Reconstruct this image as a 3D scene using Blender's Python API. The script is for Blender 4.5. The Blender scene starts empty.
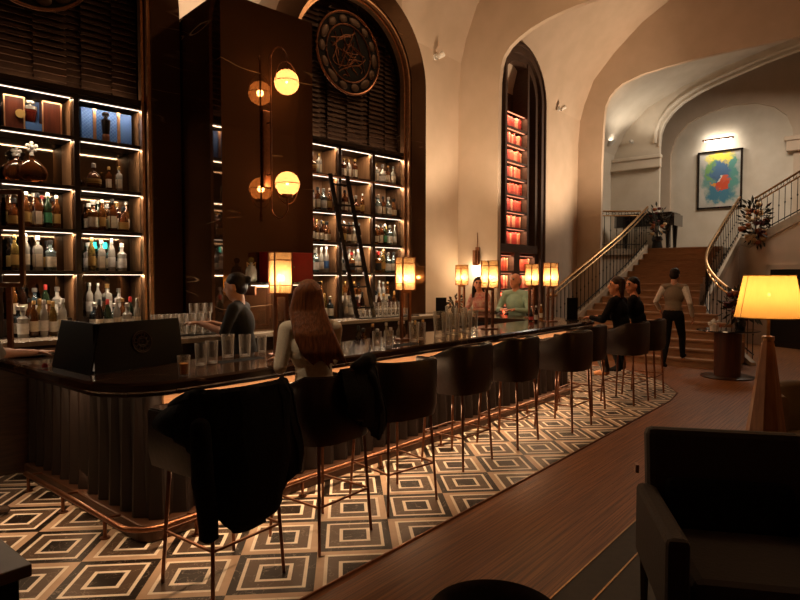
import bpy, bmesh, math, random
from mathutils import Vector as V, Matrix, Euler
random.seed(11)
SC = bpy.context.scene
COL = SC.collection
PI = math.pi
rad = math.radians
# ---------------------------------------------------------------- frame of reference
# X runs along the bar, Y across it towards the bottle wall, Z up; the eye stands at the origin, 1.68 m up
EYE = V((0, 0, 1.68)); YAW = rad(39.8); PITCH = rad(2.2); FOC = 600.0
CC, SS = math.cos(YAW), math.sin(YAW)
RIGHT = V((SS, -CC, 0))
FWD = V((CC * math.cos(PITCH), SS * math.cos(PITCH), -math.sin(PITCH)))
UPV = V((CC * math.sin(PITCH), SS * math.sin(PITCH), math.cos(PITCH)))
def ray(px, py): return FWD + RIGHT * ((px - 400) / FOC) + UPV * ((300 - py) / FOC)
def pd(px, py, d):                       # sight line -> point at horizontal depth d
    r = ray(px, py); k = d / (r.x * CC + r.y * SS); return EYE + r * k
def pz(px, py, z):
    r = ray(px, py); return EYE + r * ((z - EYE.z) / r.z)
def pX(px, py, x):
    r = ray(px, py); return EYE + r * (x / r.x)
def pY(px, py, y):
    r = ray(px, py); return EYE + r * (y / r.y)
# the bottle wall is turned 6.2 degrees from the bar
TH = rad(-6.2); WE = V((math.cos(TH), math.sin(TH), 0)); WM = V((math.sin(TH), -math.cos(TH), 0)); WO = V((3.14, 6.06, 0))
def W(w, n=0.0, z=0.0): return WO + WE * w + WM * n + V((0, 0, z))
def pW(px, py, n=0.0):                   # -> (w, z) on the wall plane pulled out by n
    r = ray(px, py); o = WO + WM * n - EYE
    k = (o.x * WM.x + o.y * WM.y) / (r.x * WM.x + r.y * WM.y); q = EYE + r * k - WO
    return q.x * WE.x + q.y * WE.y, q.z
WROT = TH
# ---------------------------------------------------------------- materials
MATS = {}
def mat(name, col, rough=.5, metal=0, col2=None, scale=8, stretch=(1, 1, 1), bump=0, emit=None, es=0, trans=0, coat=0, sheen=0, detail=3, ior=1.45, alpha=1, spec=.5):
    if name in MATS: return MATS[name]
    m = bpy.data.materials.new(name); m.use_nodes = True; nt = m.node_tree; N = nt.nodes; L = nt.links
    b = N['Principled BSDF']
    b.inputs['Roughness'].default_value = rough; b.inputs['Metallic'].default_value = metal
    b.inputs['Transmission Weight'].default_value = trans; b.inputs['Coat Weight'].default_value = coat
    b.inputs['IOR'].default_value = ior; b.inputs['Specular IOR Level'].default_value = spec
    b.inputs['Sheen Weight'].default_value = sheen
    tc = N.new('ShaderNodeTexCoord'); mp = N.new('ShaderNodeMapping'); mp.inputs['Scale'].default_value = stretch
    nz = N.new('ShaderNodeTexNoise'); nz.inputs['Scale'].default_value = scale; nz.inputs['Detail'].default_value = detail
    L.new(tc.outputs['Object'], mp.inputs[0]); L.new(mp.outputs[0], nz.inputs[0])
    c2 = col2 or tuple(c * .8 for c in col)
    mx = N.new('ShaderNodeMix'); mx.data_type = 'RGBA'
    mx.inputs[6].default_value = (*col, 1); mx.inputs[7].default_value = (*c2, 1)
    rp = N.new('ShaderNodeMapRange'); rp.inputs[1].default_value = .35; rp.inputs[2].default_value = .65
    L.new(nz.outputs[0], rp.inputs[0]); L.new(rp.outputs[0], mx.inputs[0]); L.new(mx.outputs[2], b.inputs['Base Color'])
    if bump:
        bp = N.new('ShaderNodeBump'); bp.inputs['Strength'].default_value = bump; bp.inputs['Distance'].default_value = .01
        L.new(nz.outputs[0], bp.inputs['Height']); L.new(bp.outputs[0], b.inputs['Normal'])
    if es:
        b.inputs['Emission Color'].default_value = (*(emit or col), 1); b.inputs['Emission Strength'].default_value = es
    MATS[name] = m
    return m
def nodes(m): return m.node_tree.nodes, m.node_tree.links, m.node_tree.nodes['Principled BSDF']
def math_(N, L, op, a, b=None):
    n = N.new('ShaderNodeMath'); n.operation = op
    for i, v in enumerate((a, b)):
        if v is None: continue
        if isinstance(v, (int, float)): n.inputs[i].default_value = v
        else: L.new(v, n.inputs[i])
    return n.outputs[0]
def glass_thin(name, tint=(1, 1, 1), gloss=.05):
    m = bpy.data.materials.new(name); m.use_nodes = True; N = m.node_tree.nodes; L = m.node_tree.links
    N.clear(); o = N.new('ShaderNodeOutputMaterial'); t = N.new('ShaderNodeBsdfTransparent'); g = N.new('ShaderNodeBsdfGlossy'); d = N.new('ShaderNodeBsdfDiffuse')
    t.inputs[0].default_value = (*tint, 1); g.inputs['Roughness'].default_value = .05
    d.inputs[0].default_value = (.9, .85, .8, 1)
    lw = N.new('ShaderNodeLayerWeight'); lw.inputs[0].default_value = .45
    k = math_(N, L, 'MULTIPLY_ADD', lw.outputs['Facing'], .95); N[-1].inputs[2].default_value = gloss
    mx = N.new('ShaderNodeMixShader'); L.new(k, mx.inputs[0]); L.new(t.outputs[0], mx.inputs[1])
    m2 = N.new('ShaderNodeMixShader'); m2.inputs[0].default_value = .55; L.new(g.outputs[0], m2.inputs[1]); L.new(d.outputs[0], m2.inputs[2])
    L.new(m2.outputs[0], mx.inputs[2]); L.new(mx.outputs[0], o.inputs[0]); MATS[name] = m
    return m
def shade_mat(name, tcol, k, clear, tint=(1, .85, .62)):
    """paper or glass that lets part of its lamp's light straight through and scatters the rest"""
    m = bpy.data.materials.new(name); m.use_nodes = True; N = m.node_tree.nodes; L = m.node_tree.links; N.clear()
    o = N.new('ShaderNodeOutputMaterial'); t = N.new('ShaderNodeBsdfTranslucent'); d = N.new('ShaderNodeBsdfDiffuse'); tr = N.new('ShaderNodeBsdfTransparent')
    tr.inputs[0].default_value = (*tint, 1); d.inputs[0].default_value = (*[min(1, c * 3) for c in tcol], 1)
    tc = N.new('ShaderNodeTexCoord'); mp = N.new('ShaderNodeMapping'); mp.inputs['Scale'].default_value = (50, 50, 4); nz = N.new('ShaderNodeTexNoise'); nz.inputs['Scale'].default_value = 2
    L.new(tc.outputs['Object'], mp.inputs[0]); L.new(mp.outputs[0], nz.inputs[0])
    mc = N.new('ShaderNodeMix'); mc.data_type = 'RGBA'; mc.inputs[6].default_value = (*tcol, 1); mc.inputs[7].default_value = (*[c * .8 for c in tcol], 1)
    L.new(nz.outputs[0], mc.inputs[0]); L.new(mc.outputs[2], t.inputs[0])
    mx = N.new('ShaderNodeMixShader'); mx.inputs[0].default_value = k; L.new(d.outputs[0], mx.inputs[1]); L.new(t.outputs[0], mx.inputs[2])
    m2 = N.new('ShaderNodeMixShader'); m2.inputs[0].default_value = clear; L.new(mx.outputs[0], m2.inputs[1]); L.new(tr.outputs[0], m2.inputs[2]); L.new(m2.outputs[0], o.inputs[0])
    MATS[name] = m
    return m
def emis(name, col, es):
    return mat(name, col, .5, emit=col, es=es)
# ---------------------------------------------------------------- mesh builder
class MB:
    def __init__(s): s.bm = bmesh.new(); s.mi = 0
    def _tag(s, before):
        if s.mi:
            s.bm.faces.ensure_lookup_table()
            for i in range(before, len(s.bm.faces)): s.bm.faces[i].material_index = s.mi
    def box(s, c, size, rz=0, M=None):
        n = len(s.bm.faces); mt = Matrix.Translation(V(c)) @ (M or Matrix.Rotation(rz, 4, 'Z')) @ Matrix.Diagonal((*size, 1))
        bmesh.ops.create_cube(s.bm, size=1, matrix=mt); s._tag(n); return s
    def span(s, a, b):
        a, b = V(a), V(b); return s.box((a + b) / 2, [abs(q) for q in (b - a)])
    def bar(s, a, b, wx, wy, up=V((0, 0, 1))):
        a, b = V(a), V(b); z = (b - a).normalized(); x = up.cross(z)
        if x.length < 1e-4: x = V((1, 0, 0))
        x.normalize(); y = z.cross(x); M = Matrix((x, y, z)).transposed().to_4x4()
        return s.box((a + b) / 2, (wx, wy, (b - a).length), M=M)
    def cone(s, a, b, r0, r1, seg=12, caps=True):
        n = len(s.bm.faces); a, b = V(a), V(b); d = b - a
        q = V((0, 0, 1)).rotation_difference(d.normalized()).to_matrix().to_4x4()
        bmesh.ops.create_cone(s.bm, cap_ends=caps, segments=seg, radius1=r0, radius2=r1, depth=d.length, matrix=Matrix.Translation((a + b) / 2) @ q); s._tag(n); return s
    def ball(s, c, r, u=12, v=8, M=None):
        n = len(s.bm.faces); r = (r, r, r) if isinstance(r, (int, float)) else r
        bmesh.ops.create_uvsphere(s.bm, u_segments=u, v_segments=v, radius=1, matrix=Matrix.Translation(V(c)) @ (M or Matrix()) @ Matrix.Diagonal((*r, 1))); s._tag(n); return s
    def ico(s, c, r, sub=1):
        n = len(s.bm.faces); r = (r, r, r) if isinstance(r, (int, float)) else r
        bmesh.ops.create_icosphere(s.bm, subdivisions=sub, radius=1, matrix=Matrix.Translation(V(c)) @ Matrix.Diagonal((*r, 1))); s._tag(n); return s
    def lathe(s, prof, c=(0, 0, 0), seg=16, sx=1, sy=1):
        n = len(s.bm.faces); c = V(c); rings = []
        for r, z in prof:
            rings.append([s.bm.verts.new(c + V((r * sx * math.cos(2 * PI * i / seg), r * sy * math.sin(2 * PI * i / seg), z))) for i in range(seg)])
        for a, b in zip(rings, rings[1:]):
            for i in range(seg): s.bm.faces.new((a[i], a[(i + 1) % seg], b[(i + 1) % seg], b[i]))
        if prof[0][0] > 1e-4: s.bm.faces.new(rings[0][::-1])
        if prof[-1][0] > 1e-4: s.bm.faces.new(rings[-1])
        s._tag(n); return s
    def prism(s, poly, z0, z1):
        n = len(s.bm.faces); a = [s.bm.verts.new((x, y, z0)) for x, y in poly]; b = [s.bm.verts.new((x, y, z1)) for x, y in poly]
        s.bm.faces.new(a[::-1]); s.bm.faces.new(b)
        for i in range(len(a)): j = (i + 1) % len(a); s.bm.faces.new((a[i], a[j], b[j], b[i]))
        s._tag(n); return s
    def loft(s, rings, closed=True, caps=False):     # rings: lists of points
        n = len(s.bm.faces); R = [[s.bm.verts.new(V(p)) for p in r] for r in rings]; m = len(R[0])
        for a, b in zip(R, R[1:]):
            for i in range(m if closed else m - 1): j = (i + 1) % m; s.bm.faces.new((a[i], a[j], b[j], b[i]))
        if caps: s.bm.faces.new(R[0][::-1]); s.bm.faces.new(R[-1])
        s._tag(n); return s
    def tube(s, pts, r, seg=8, closed=False, flat=1.0):
        n = len(s.bm.faces); pts = [V(p) for p in pts]; R = []
        for i, p in enumerate(pts):
            a = pts[i - 1] if (i or closed) else p; b = pts[(i + 1) % len(pts)] if (i < len(pts) - 1 or closed) else p
            d = (b - a).normalized(); x = d.cross(V((0, 0, 1)))
            if x.length < 1e-3: x = d.cross(V((0, 1, 0)))
            x.normalize(); y = x.cross(d)
            R.append([s.bm.verts.new(p + (x * math.cos(2 * PI * k / seg) + y * math.sin(2 * PI * k / seg) * flat) * r) for k in range(seg)])
        pairs = list(zip(R, R[1:])) + ([(R[-1], R[0])] if closed else [])
        for a, b in pairs:
            for k in range(seg): s.bm.faces.new((a[k], a[(k + 1) % seg], b[(k + 1) % seg], b[k]))
        if not closed: s.bm.faces.new(R[0][::-1]); s.bm.faces.new(R[-1])
        s._tag(n); return s
    def quad(s, *p):
        n = len(s.bm.faces); s.bm.faces.new([s.bm.verts.new(V(q)) for q in p]); s._tag(n); return s
    def mesh(s, name, mats, smooth=False):
        bmesh.ops.recalc_face_normals(s.bm, faces=s.bm.faces); me = bpy.data.meshes.new(name); s.bm.to_mesh(me); s.bm.free()
        for m in (mats if isinstance(mats, (list, tuple)) else [mats]): me.materials.append(m)
        if smooth:
            me.polygons.foreach_set('use_smooth', [True] * len(me.polygons))
            try: me.set_sharp_from_angle(angle=rad(smooth if smooth is not True else 40))
            except Exception: pass
        return me
    def build(s, name, mats, parent=None, smooth=False, bevel=0, loc=None, rz=0):
        o = bpy.data.objects.new(name, s.mesh(name, mats, smooth)); COL.objects.link(o)
        if parent: o.parent = parent
        if loc is not None: o.location = loc
        if rz: o.rotation_euler.z = rz
        if bevel:
            b = o.modifiers.new('bevel', 'BEVEL'); b.width = bevel; b.segments = 2; b.limit_method = 'ANGLE'; b.angle_limit = rad(35)
        return o
def tag(o, label, cat, group=None, kind=None):
    o['label'] = label; o['category'] = cat
    if group: o['group'] = group
    if kind: o['kind'] = kind
    return o
def empty(name, loc, label, cat, group=None, rz=0):
    o = bpy.data.objects.new(name, None); COL.objects.link(o); o.location = loc; o.rotation_euler.z = rz; o.empty_display_size = .1
    return tag(o, label, cat, group)
KIDS = {}
def dup(o, loc, label, rz=None, group=None, scale=None):
    def cp(x, par):
        c = x.copy(); COL.objects.link(c)
        if par: c.parent = par
        for k in x.children: cp(k, c)
        return c
    c = cp(o, None); c.location = loc; c['label'] = label
    if rz is not None: c.rotation_euler.z = rz
    if group: c['group'] = group
    if scale: c.scale = (scale,) * 3 if isinstance(scale, (int, float)) else scale
    return c
def struct(o, label, cat): return tag(o, label, cat, None, 'structure')
def light(kind, name, loc, power, col, size=.1, size_y=None, target=None, spread=None, angle=None):
    d = bpy.data.lights.new(name, kind); d.energy = power; d.color = col
    if kind == 'AREA':
        d.size = size
        if size_y: d.shape = 'RECTANGLE'; d.size_y = size_y
        if spread: d.spread = spread
    else:
        d.shadow_soft_size = size
        if kind == 'SPOT': d.spot_size = angle or rad(70); d.spot_blend = .6
    o = bpy.data.objects.new(name, d); COL.objects.link(o); o.location = loc
    if target is not None: o.rotation_euler = (V(target) - V(loc)).to_track_quat('-Z', 'Y').to_euler()
    return o
ORD = 'first second third fourth fifth sixth seventh eighth ninth tenth eleventh twelfth thirteenth fourteenth fifteenth sixteenth seventeenth eighteenth nineteenth twentieth'.split()
ORD += ['twenty-' + w for w in ORD[:9]] + ['thirtieth'] + ['thirty-' + w for w in ORD[:9]]
# ---------------------------------------------------------------- palette
M_plaster = mat('plaster', (.60, .47, .36), .85, col2=(.55, .43, .32), scale=2.5, bump=.05)
M_plaster_white = mat('pale_plaster', (.66, .58, .48), .85, col2=(.6, .52, .42), scale=2.5, bump=.05)
M_brass = mat('brass', (.5, .3, .14), .28, 1, col2=(.4, .22, .1), scale=30)
M_bronze = mat('bronze', (.30, .135, .072), .32, .9, col2=(.23, .10, .055), scale=30)
M_copper = mat('copper_trim', (.8, .48, .27), .38, 1, scale=20)
M_iron = mat('black_iron', (.015, .012, .01), .45, .6, scale=30)
M_black = mat('black_cloth', (.006, .0055, .006), .9, col2=(.010, .009, .009), scale=60, bump=.3, spec=.15)
M_blackgloss = mat('black_lacquer', (.008, .007, .007), .15, coat=.5)
M_leather = mat('dark_leather', (.022, .009, .006), .36, col2=(.015, .006, .004), scale=40, bump=.12)
M_wooddk = mat('dark_wood', (.045, .02, .010), .32, col2=(.022, .010, .006), scale=6, stretch=(1, 1, 12), coat=.3)
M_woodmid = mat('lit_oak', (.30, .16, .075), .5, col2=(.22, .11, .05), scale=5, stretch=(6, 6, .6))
M_woodlamp = mat('walnut_turned', (.32, .14, .055), .35, col2=(.22, .09, .035), scale=5, stretch=(8, 8, .5))
M_mirror = mat('smoked_mirror', (.16, .12, .085), .06, 1, col2=(.13, .10, .07), scale=3)
M_white = mat('white_ceramic', (.75, .72, .66), .4)
M_skin = mat('skin', (.55, .30, .2), .55, col2=(.5, .26, .17), scale=20)
M_eye = mat('eye_dark', (.03, .02, .015), .3)
M_lip = mat('lips', (.42, .15, .12), .5)
M_glass = glass_thin('clear_glass', (.97, .96, .94))
M_led = emis('led_strip', (1, .76, .58), 3.2)
# veined dark marble
def marble(name, base, vein, scale, rough, thresh=.03, base2=None):
    m = mat(name, base, rough, col2=base2 or tuple(c * 1.6 for c in base), scale=1.2, detail=6)
    N, L, b = nodes(m)
    tc = N.new('ShaderNodeTexCoord'); mp = N.new('ShaderNodeMapping'); mp.inputs['Rotation'].default_value = (.45, .5, .35); mp.inputs['Scale'].default_value = (.35, .45, 2.4)
    nz = N.new('ShaderNodeTexNoise'); nz.inputs['Scale'].default_value = scale; nz.inputs['Detail'].default_value = 3; nz.inputs['Distortion'].default_value = .25
    L.new(tc.outputs['Object'], mp.inputs[0]); L.new(mp.outputs[0], nz.inputs[0])
    k = math_(N, L, 'ABSOLUTE', math_(N, L, 'SUBTRACT', nz.outputs[0], .5))
    r = N.new('ShaderNodeMapRange'); r.inputs[1].default_value = 0; r.inputs[2].default_value = thresh * .25; r.inputs[3].default_value = 1; r.inputs[4].default_value = 0
    L.new(k, r.inputs[0])
    n2 = N.new('ShaderNodeTexNoise'); n2.inputs['Scale'].default_value = scale * 1.7; L.new(tc.outputs['Object'], n2.inputs[0])
    r2 = N.new('ShaderNodeMapRange'); r2.inputs[1].default_value = .5; r2.inputs[2].default_value = .62; L.new(n2.outputs[0], r2.inputs[0])
    mx = N.new('ShaderNodeMix'); mx.data_type = 'RGBA'; mx.inputs[7].default_value = (*vein, 1)
    old = b.inputs['Base Color'].links[0].from_socket
    L.new(old, mx.inputs[6]); L.new(math_(N, L, 'MULTIPLY', r.outputs[0], r2.outputs[0]), mx.inputs[0]); L.new(mx.outputs[2], b.inputs['Base Color'])
    return m
M_marble = marble('brown_marble', (.042, .021, .011), (.30, .20, .13), .9, .05)
M_pier = marble('pier_marble', (.024, .010, .0045), (.34, .22, .13), .8, .05)
for m_ in (M_marble, M_pier): m_.node_tree.nodes['Principled BSDF'].inputs['IOR'].default_value = 1.75 if m_ is M_marble else 2.0; m_.node_tree.nodes['Principled BSDF'].inputs['Specular Tint'].default_value = (1, .66, .42, 1)
M_marble2 = marble('bar_top_marble', (.035, .017, .010), (.25, .15, .09), 2.2, .13)
def extrude(mb, pts, vec):
    n = len(mb.bm.faces); a = [mb.bm.verts.new(V(p)) for p in pts]; b = [mb.bm.verts.new(V(p) + V(vec)) for p in pts]
    mb.bm.faces.new(a[::-1]); mb.bm.faces.new(b)
    for i in range(len(a)): j = (i + 1) % len(a); mb.bm.faces.new((a[i], a[j], b[j], b[i]))
    mb._tag(n); return mb
# ================================================================ SETTING
# ---- timber floor
m = mat('floor_timber', (.30, .115, .034), .44, col2=(.12, .042, .012), scale=3, stretch=(.5, 26, 1))
N, L, b = nodes(m)
tc = N.new('ShaderNodeTexCoord'); sp = N.new('ShaderNodeSeparateXYZ'); L.new(tc.outputs['Object'], sp.inputs[0])
fr = math_(N, L, 'FRACT', math_(N, L, 'MULTIPLY', sp.outputs[1], 1 / .045))
gp = math_(N, L, 'LESS_THAN', fr, .1)
bp = N.new('ShaderNodeBump'); bp.inputs['Strength'].default_value = .5; bp.inputs['Distance'].default_value = .004; bp.invert = True
L.new(gp, bp.inputs['Height']); L.new(bp.outputs[0], b.inputs['Normal'])
mx = N.new('ShaderNodeMix'); mx.data_type = 'RGBA'; old = b.inputs['Base Color'].links[0].from_socket; mx.inputs[7].default_value = (.06, .024, .01, 1)
L.new(old, mx.inputs[6]); L.new(math_(N, L, 'MULTIPLY', gp, .7), mx.inputs[0]); L.new(mx.outputs[2], b.inputs['Base Color'])
struct(MB().span((-4, -6, -.12), (26, 9, 0)).build('floor', m), 'warm brown strip timber floor running beside the bar', 'floor')
# ---- inlaid marble floor round the bar: nested squares turned 45 degrees
m = mat('floor_inlay', (.5, .4, .3), .36, spec=.16); N, L, b = nodes(m)
tc = N.new('ShaderNodeTexCoord'); sp = N.new('ShaderNodeSeparateXYZ'); L.new(tc.outputs['Object'], sp.inputs[0])
X = math_(N, L, 'SUBTRACT', sp.outputs[0], 3.09); Y = math_(N, L, 'SUBTRACT', sp.outputs[1], 3.012)
A = math_(N, L, 'MULTIPLY', math_(N, L, 'ADD', X, Y), 1 / .65); B = math_(N, L, 'MULTIPLY', math_(N, L, 'SUBTRACT', X, Y), 1 / .65)
ra, rb = math_(N, L, 'ROUND', A), math_(N, L, 'ROUND', B)
da = math_(N, L, 'ABSOLUTE', math_(N, L, 'SUBTRACT', A, ra)); db = math_(N, L, 'ABSOLUTE', math_(N, L, 'SUBTRACT', B, rb))
mm = math_(N, L, 'MULTIPLY', math_(N, L, 'MAXIMUM', da, db), 2)
par = math_(N, L, 'FRACT', math_(N, L, 'ABSOLUTE', math_(N, L, 'MULTIPLY', math_(N, L, 'ADD', ra, rb), .5)))
odd = math_(N, L, 'GREATER_THAN', par, .25)
nz = N.new('ShaderNodeTexNoise'); nz.inputs['Scale'].default_value = 7; nz.inputs['Detail'].default_value = 6; nz.inputs['Distortion'].default_value = 1; L.new(tc.outputs['Object'], nz.inputs[0])
def cmix(f, c0, c1):
    x = N.new('ShaderNodeMix'); x.data_type = 'RGBA'
    if hasattr(f, 'node'): L.new(f, x.inputs[0])
    else: x.inputs[0].default_value = f
    for i, c in ((6, c0), (7, c1)):
        if isinstance(c, tuple): x.inputs[i].default_value = (*c, 1)
        else: L.new(c, x.inputs[i])
    return x.outputs[2]
tan = cmix(nz.outputs[0], (.42, .29, .19), (.62, .46, .33)); dark = cmix(nz.outputs[0], (.009, .006, .0045), (.028, .018, .012))
ring = cmix(nz.outputs[0], (.075, .048, .031), (.135, .09, .062)); white = cmix(nz.outputs[0], (.80, .70, .57), (.95, .87, .75))
c = cmix(odd, tan, dark)
c = cmix(math_(N, L, 'LESS_THAN', mm, .80), c, white); c = cmix(math_(N, L, 'LESS_THAN', mm, .71), c, ring)
c = cmix(math_(N, L, 'LESS_THAN', mm, .43), c, white); c = cmix(math_(N, L, 'LESS_THAN', mm, .33), c, dark)
vn = math_(N, L, 'LESS_THAN', math_(N, L, 'ABSOLUTE', math_(N, L, 'SUBTRACT', nz.outputs[0], .5)), .006)
c = cmix(math_(N, L, 'MULTIPLY', vn, .35), c, (.5, .42, .34)); L.new(c, b.inputs['Base Color'])
poly = [(-2, 2.35), (8.5, 2.35), (9.2, 2.44), (9.95, 2.82), (10.5, 3.23), (10.9, 3.72), (11.1, 4.6), (11.0, 6.3), (-2, 6.3)]
struct(MB().prism(poly, 0, .005).build('floor_inlay', m), 'marble floor of nested light and dark diamonds round the bar', 'floor')
mb = MB().tube([(x, y, .003) for x, y in poly[:8]], .010, 6)
struct(mb.build('trim_1', M_bronze), 'thin bronze strip where marble floor meets timber', 'trim')
# ---- lounge edge: dark floor band with two brass inlay lines
m = mat('floor_lounge', (.028, .022, .015), .65, col2=(.02, .016, .011), scale=20)
struct(MB().span((-4, -6, 0), (4.6, 1.355, .004)).build('floor_lounge', m), 'dark grey lounge floor beside the timber walkway', 'floor')
for i, y in ((2, 1.36), (3, 1.182)):
    struct(MB().span((-4, y - .005, .0), (4.6, y + .005, .008)).build('trim_%d' % i, M_brass), ('outer' if i == 2 else 'inner') + ' brass line inlaid in the lounge floor', 'trim')
# ---- vault over the bar hall
prof = [(6.34, 0), (6.34, 2), (6.34, 4.2), (6.335, 5.0), (6.29, 5.6), (6.18, 6.0), (5.95, 6.55), (5.45, 7.1), (4.8, 7.65), (4.0, 8.1), (2.5, 8.55), (.5, 8.75), (-1.5, 8.6), (-3.2, 8.0), (-4.2, 7.0), (-4.6, 5.6)]
xs = [-4 + i * .8 for i in range(24)]; xs[-1] = 14.64
def sheet(name, rows, m, lab, cat, flip=False):
    mb = MB(); mb.loft(rows, closed=False); o = mb.build(name, m, smooth=60)
    return struct(o, lab, cat)
sheet('ceiling', [[(x, y, z) for y, z in prof[4:]] for x in xs], M_plaster, 'curved plaster vault over the bar hall', 'ceiling')
sheet('wall_left', [[(x, y, z) for y, z in prof[:5]] for x in [7.0 + i * .955 for i in range(9)]], M_plaster, 'beige plaster wall beyond the bottle wall', 'wall')
struct(MB().span((-4, -4.8, 0), (21, -4.6, 6)).build('wall_right', M_plaster), 'beige wall on the lounge side', 'wall')
struct(MB().span((-4.2, -4.8, 0), (-4, 7.5, 8.6)).build('wall_rear', M_plaster), 'beige wall behind the viewer', 'wall')
# ---- cross arches
def arch_wall(name, T, thick, p_out, intr, ztop, m, lab):
    right = -4.6
    pts = [(p_out, 0)] + [(intr[0][0], 0)] + intr + [(right + 1.0, intr[-1][1] - 1.5), (right + .8, 0), (right, 0), (right, ztop), (p_out, ztop)]
    mb = extrude(MB(), [(T, y, z) for y, z in pts], (thick, 0, 0))
    o = mb.build(name, m); return struct(o, lab, 'wall')
A1 = [(5.5, 4.4), (5.485, 5.1), (5.455, 5.36), (5.40, 5.52), (5.28, 5.66), (5.12, 5.76), (4.9, 5.86), (4.6, 5.945), (4.3, 5.995), (4.05, 6.02), (3.5, 6.05), (2.5, 6.06), (1.0, 6.06), (-.5, 5.98), (-2.0, 5.7)]
arch_wall('wall_arch', 9.3, .10, 6.5, A1, 9.2, M_plaster, 'plaster arch crossing the hall past the bar')
A2 = [(5.73, 4.4), (5.70, 5.3), (5.68, 5.6), (5.65, 5.85), (5.56, 6.05), (5.42, 6.21), (5.23, 6.33), (4.8, 6.45), (4.2, 6.51), (3.7, 6.54), (3.2, 6.55), (2.0, 6.55), (.5, 6.5), (-1.5, 6.2), (-2.6, 5.6)]
arch_wall('wall_arch_stair', 14.64, .12, 6.5, A2, 9.2, M_plaster, 'plaster arch at the head of the hall before the stairs')
# ---- stair hall
T3 = 18.0
hall = [(6.75, 0), (6.75, 4.6), (6.65, 5.3), (6.3, 6.0), (5.7, 6.55), (4.75, 6.98), (3.7, 7.3), (1.9, 7.7), (0, 7.85), (-2.5, 7.5), (-4.4, 6.2), (-4.6, 5)]
sheet('ceiling_stair_hall', [[(x, y, z) for y, z in hall[2:]] for x in (14.7, 15.5, 16.3, 17.1, 18.1)], M_plaster_white, 'pale vault over the stair hall', 'ceiling')
sheet('wall_stair_left', [[(x, y, z) for y, z in hall[:3]] for x in (14.7, 15.8, 17, 18.1)], M_plaster_white, 'pale side wall of the stair hall', 'wall')
A3 = [(5.36, 2.4), (5.36, 5.4), (5.33, 5.75), (5.23, 6.03), (5.03, 6.3), (4.75, 6.52), (4.3, 6.74), (3.74, 6.92), (2.8, 7.18), (1.93, 7.36), (.5, 7.5), (-1.2, 7.3)]
arch_wall('wall_niche_arch', T3, .14, 6.9, A3, 8.2, M_plaster_white, 'pale arch framing the wall with the painting')
mb = MB(); mb.tube([(T3 - .03, y + .12, z + .10) for y, z in A3[1:]], .05, 8); mb.tube([(T3 - .02, y + .02, z + .0) for y, z in A3[1:]], .03, 8)
struct(mb.build('trim_4', M_plaster_white, smooth=True), 'moulded rib along the arch before the painting wall', 'trim')
struct(MB().span((T3 - .14, 5.30, 4.80), (T3 + .02, 6.74, 5.16)).span((T3 - .18, 5.28, 5.06), (T3 + .02, 6.74, 5.16)).build('trim_5', M_plaster_white, bevel=.02), 'stone cornice block on the pale pier beside the piano', 'trim')
mb = MB().span((T3 - .012, 5.62, 2.6), (T3, 6.6, 2.66)).span((T3 - .012, 5.62, 4.6), (T3, 6.6, 4.66)).span((T3 - .012, 5.62, 2.6), (T3, 5.66, 4.66)).span((T3 - .012, 6.56, 2.6), (T3, 6.6, 4.66))
TB = 20.0
struct(MB().span((TB, -4.6, 0), (TB + .2, 7, 8.6)).build('wall_back', M_plaster_white), 'pale end wall of the stair hall carrying the painting', 'wall')
A4 = [(5.6, 2.4), (5.6, 5.5), (5.45, 6.0), (5.1, 6.4), (4.5, 6.62), (3.9, 6.72), (3.3, 6.66), (2.85, 6.48), (2.55, 6.2), (2.40, 5.8), (2.36, 5.4), (2.36, 2.4)]
pts = [(5.9, 2.4)] + A4 + [(-4.6, 2.4), (-4.6, 8.2), (5.9, 8.2)]
struct(extrude(MB(), [(TB - .10, y, z) for y, z in pts], (.1, 0, 0)).build('wall_niche', M_plaster), 'wall face with a shallow arched recess round the painting', 'wall')
q = pX(787, 145, TB - .1)
struct(MB().span((TB - .28, q.y - 2, q.z - .2), (TB - .1, q.y, q.z + .2)).span((TB - .34, q.y - 2, q.z + .08), (TB - .1, q.y + .05, q.z + .2)).build('trim_6', M_plaster, bevel=.02), 'stone cornice block on the pier above the rising flight', 'trim')

# ================================================================ BOTTLE WALL
bw = MB()
def wbox(mb, w0, w1, n0, n1, z0, z1):
    c = W((w0 + w1) / 2, (n0 + n1) / 2, (z0 + z1) / 2); return mb.box(c, (w1 - w0, abs(n1 - n0), z1 - z0), rz=WROT)
struct(wbox(MB(), -3.8, 4.2, -.62, -.5, 0, 6.4).build('wall_bottle', M_plaster), 'beige wall behind the tall bottle alcoves', 'wall')
SPR, RI, RO = 4.45, 1.02, 1.32
BAYS = {'near': -1.0, 'ladder': 2.76}
def arch_ring(mb, wc, r0, r1, n0, n1, z0=0, zc=SPR, seg=28, half=None):
    prof0 = [(r0, z0)] + [(r0 * math.cos(PI * i / seg), zc + r0 * math.sin(PI * i / seg)) for i in range(seg + 1)] + [(-r0, z0)]
    prof1 = [(r1, z0)] + [(r1 * math.cos(PI * i / seg), zc + r1 * math.sin(PI * i / seg)) for i in range(seg + 1)] + [(-r1, z0)]
    rings = []
    for (a, za), (b_, zb) in zip(prof0, prof1):
        rings.append([W(wc + a, n1, za), W(wc + b_, n1, zb), W(wc + b_, n0, zb), W(wc + a, n0, za)])
    return mb.loft(rings, closed=True, caps=True)
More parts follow.
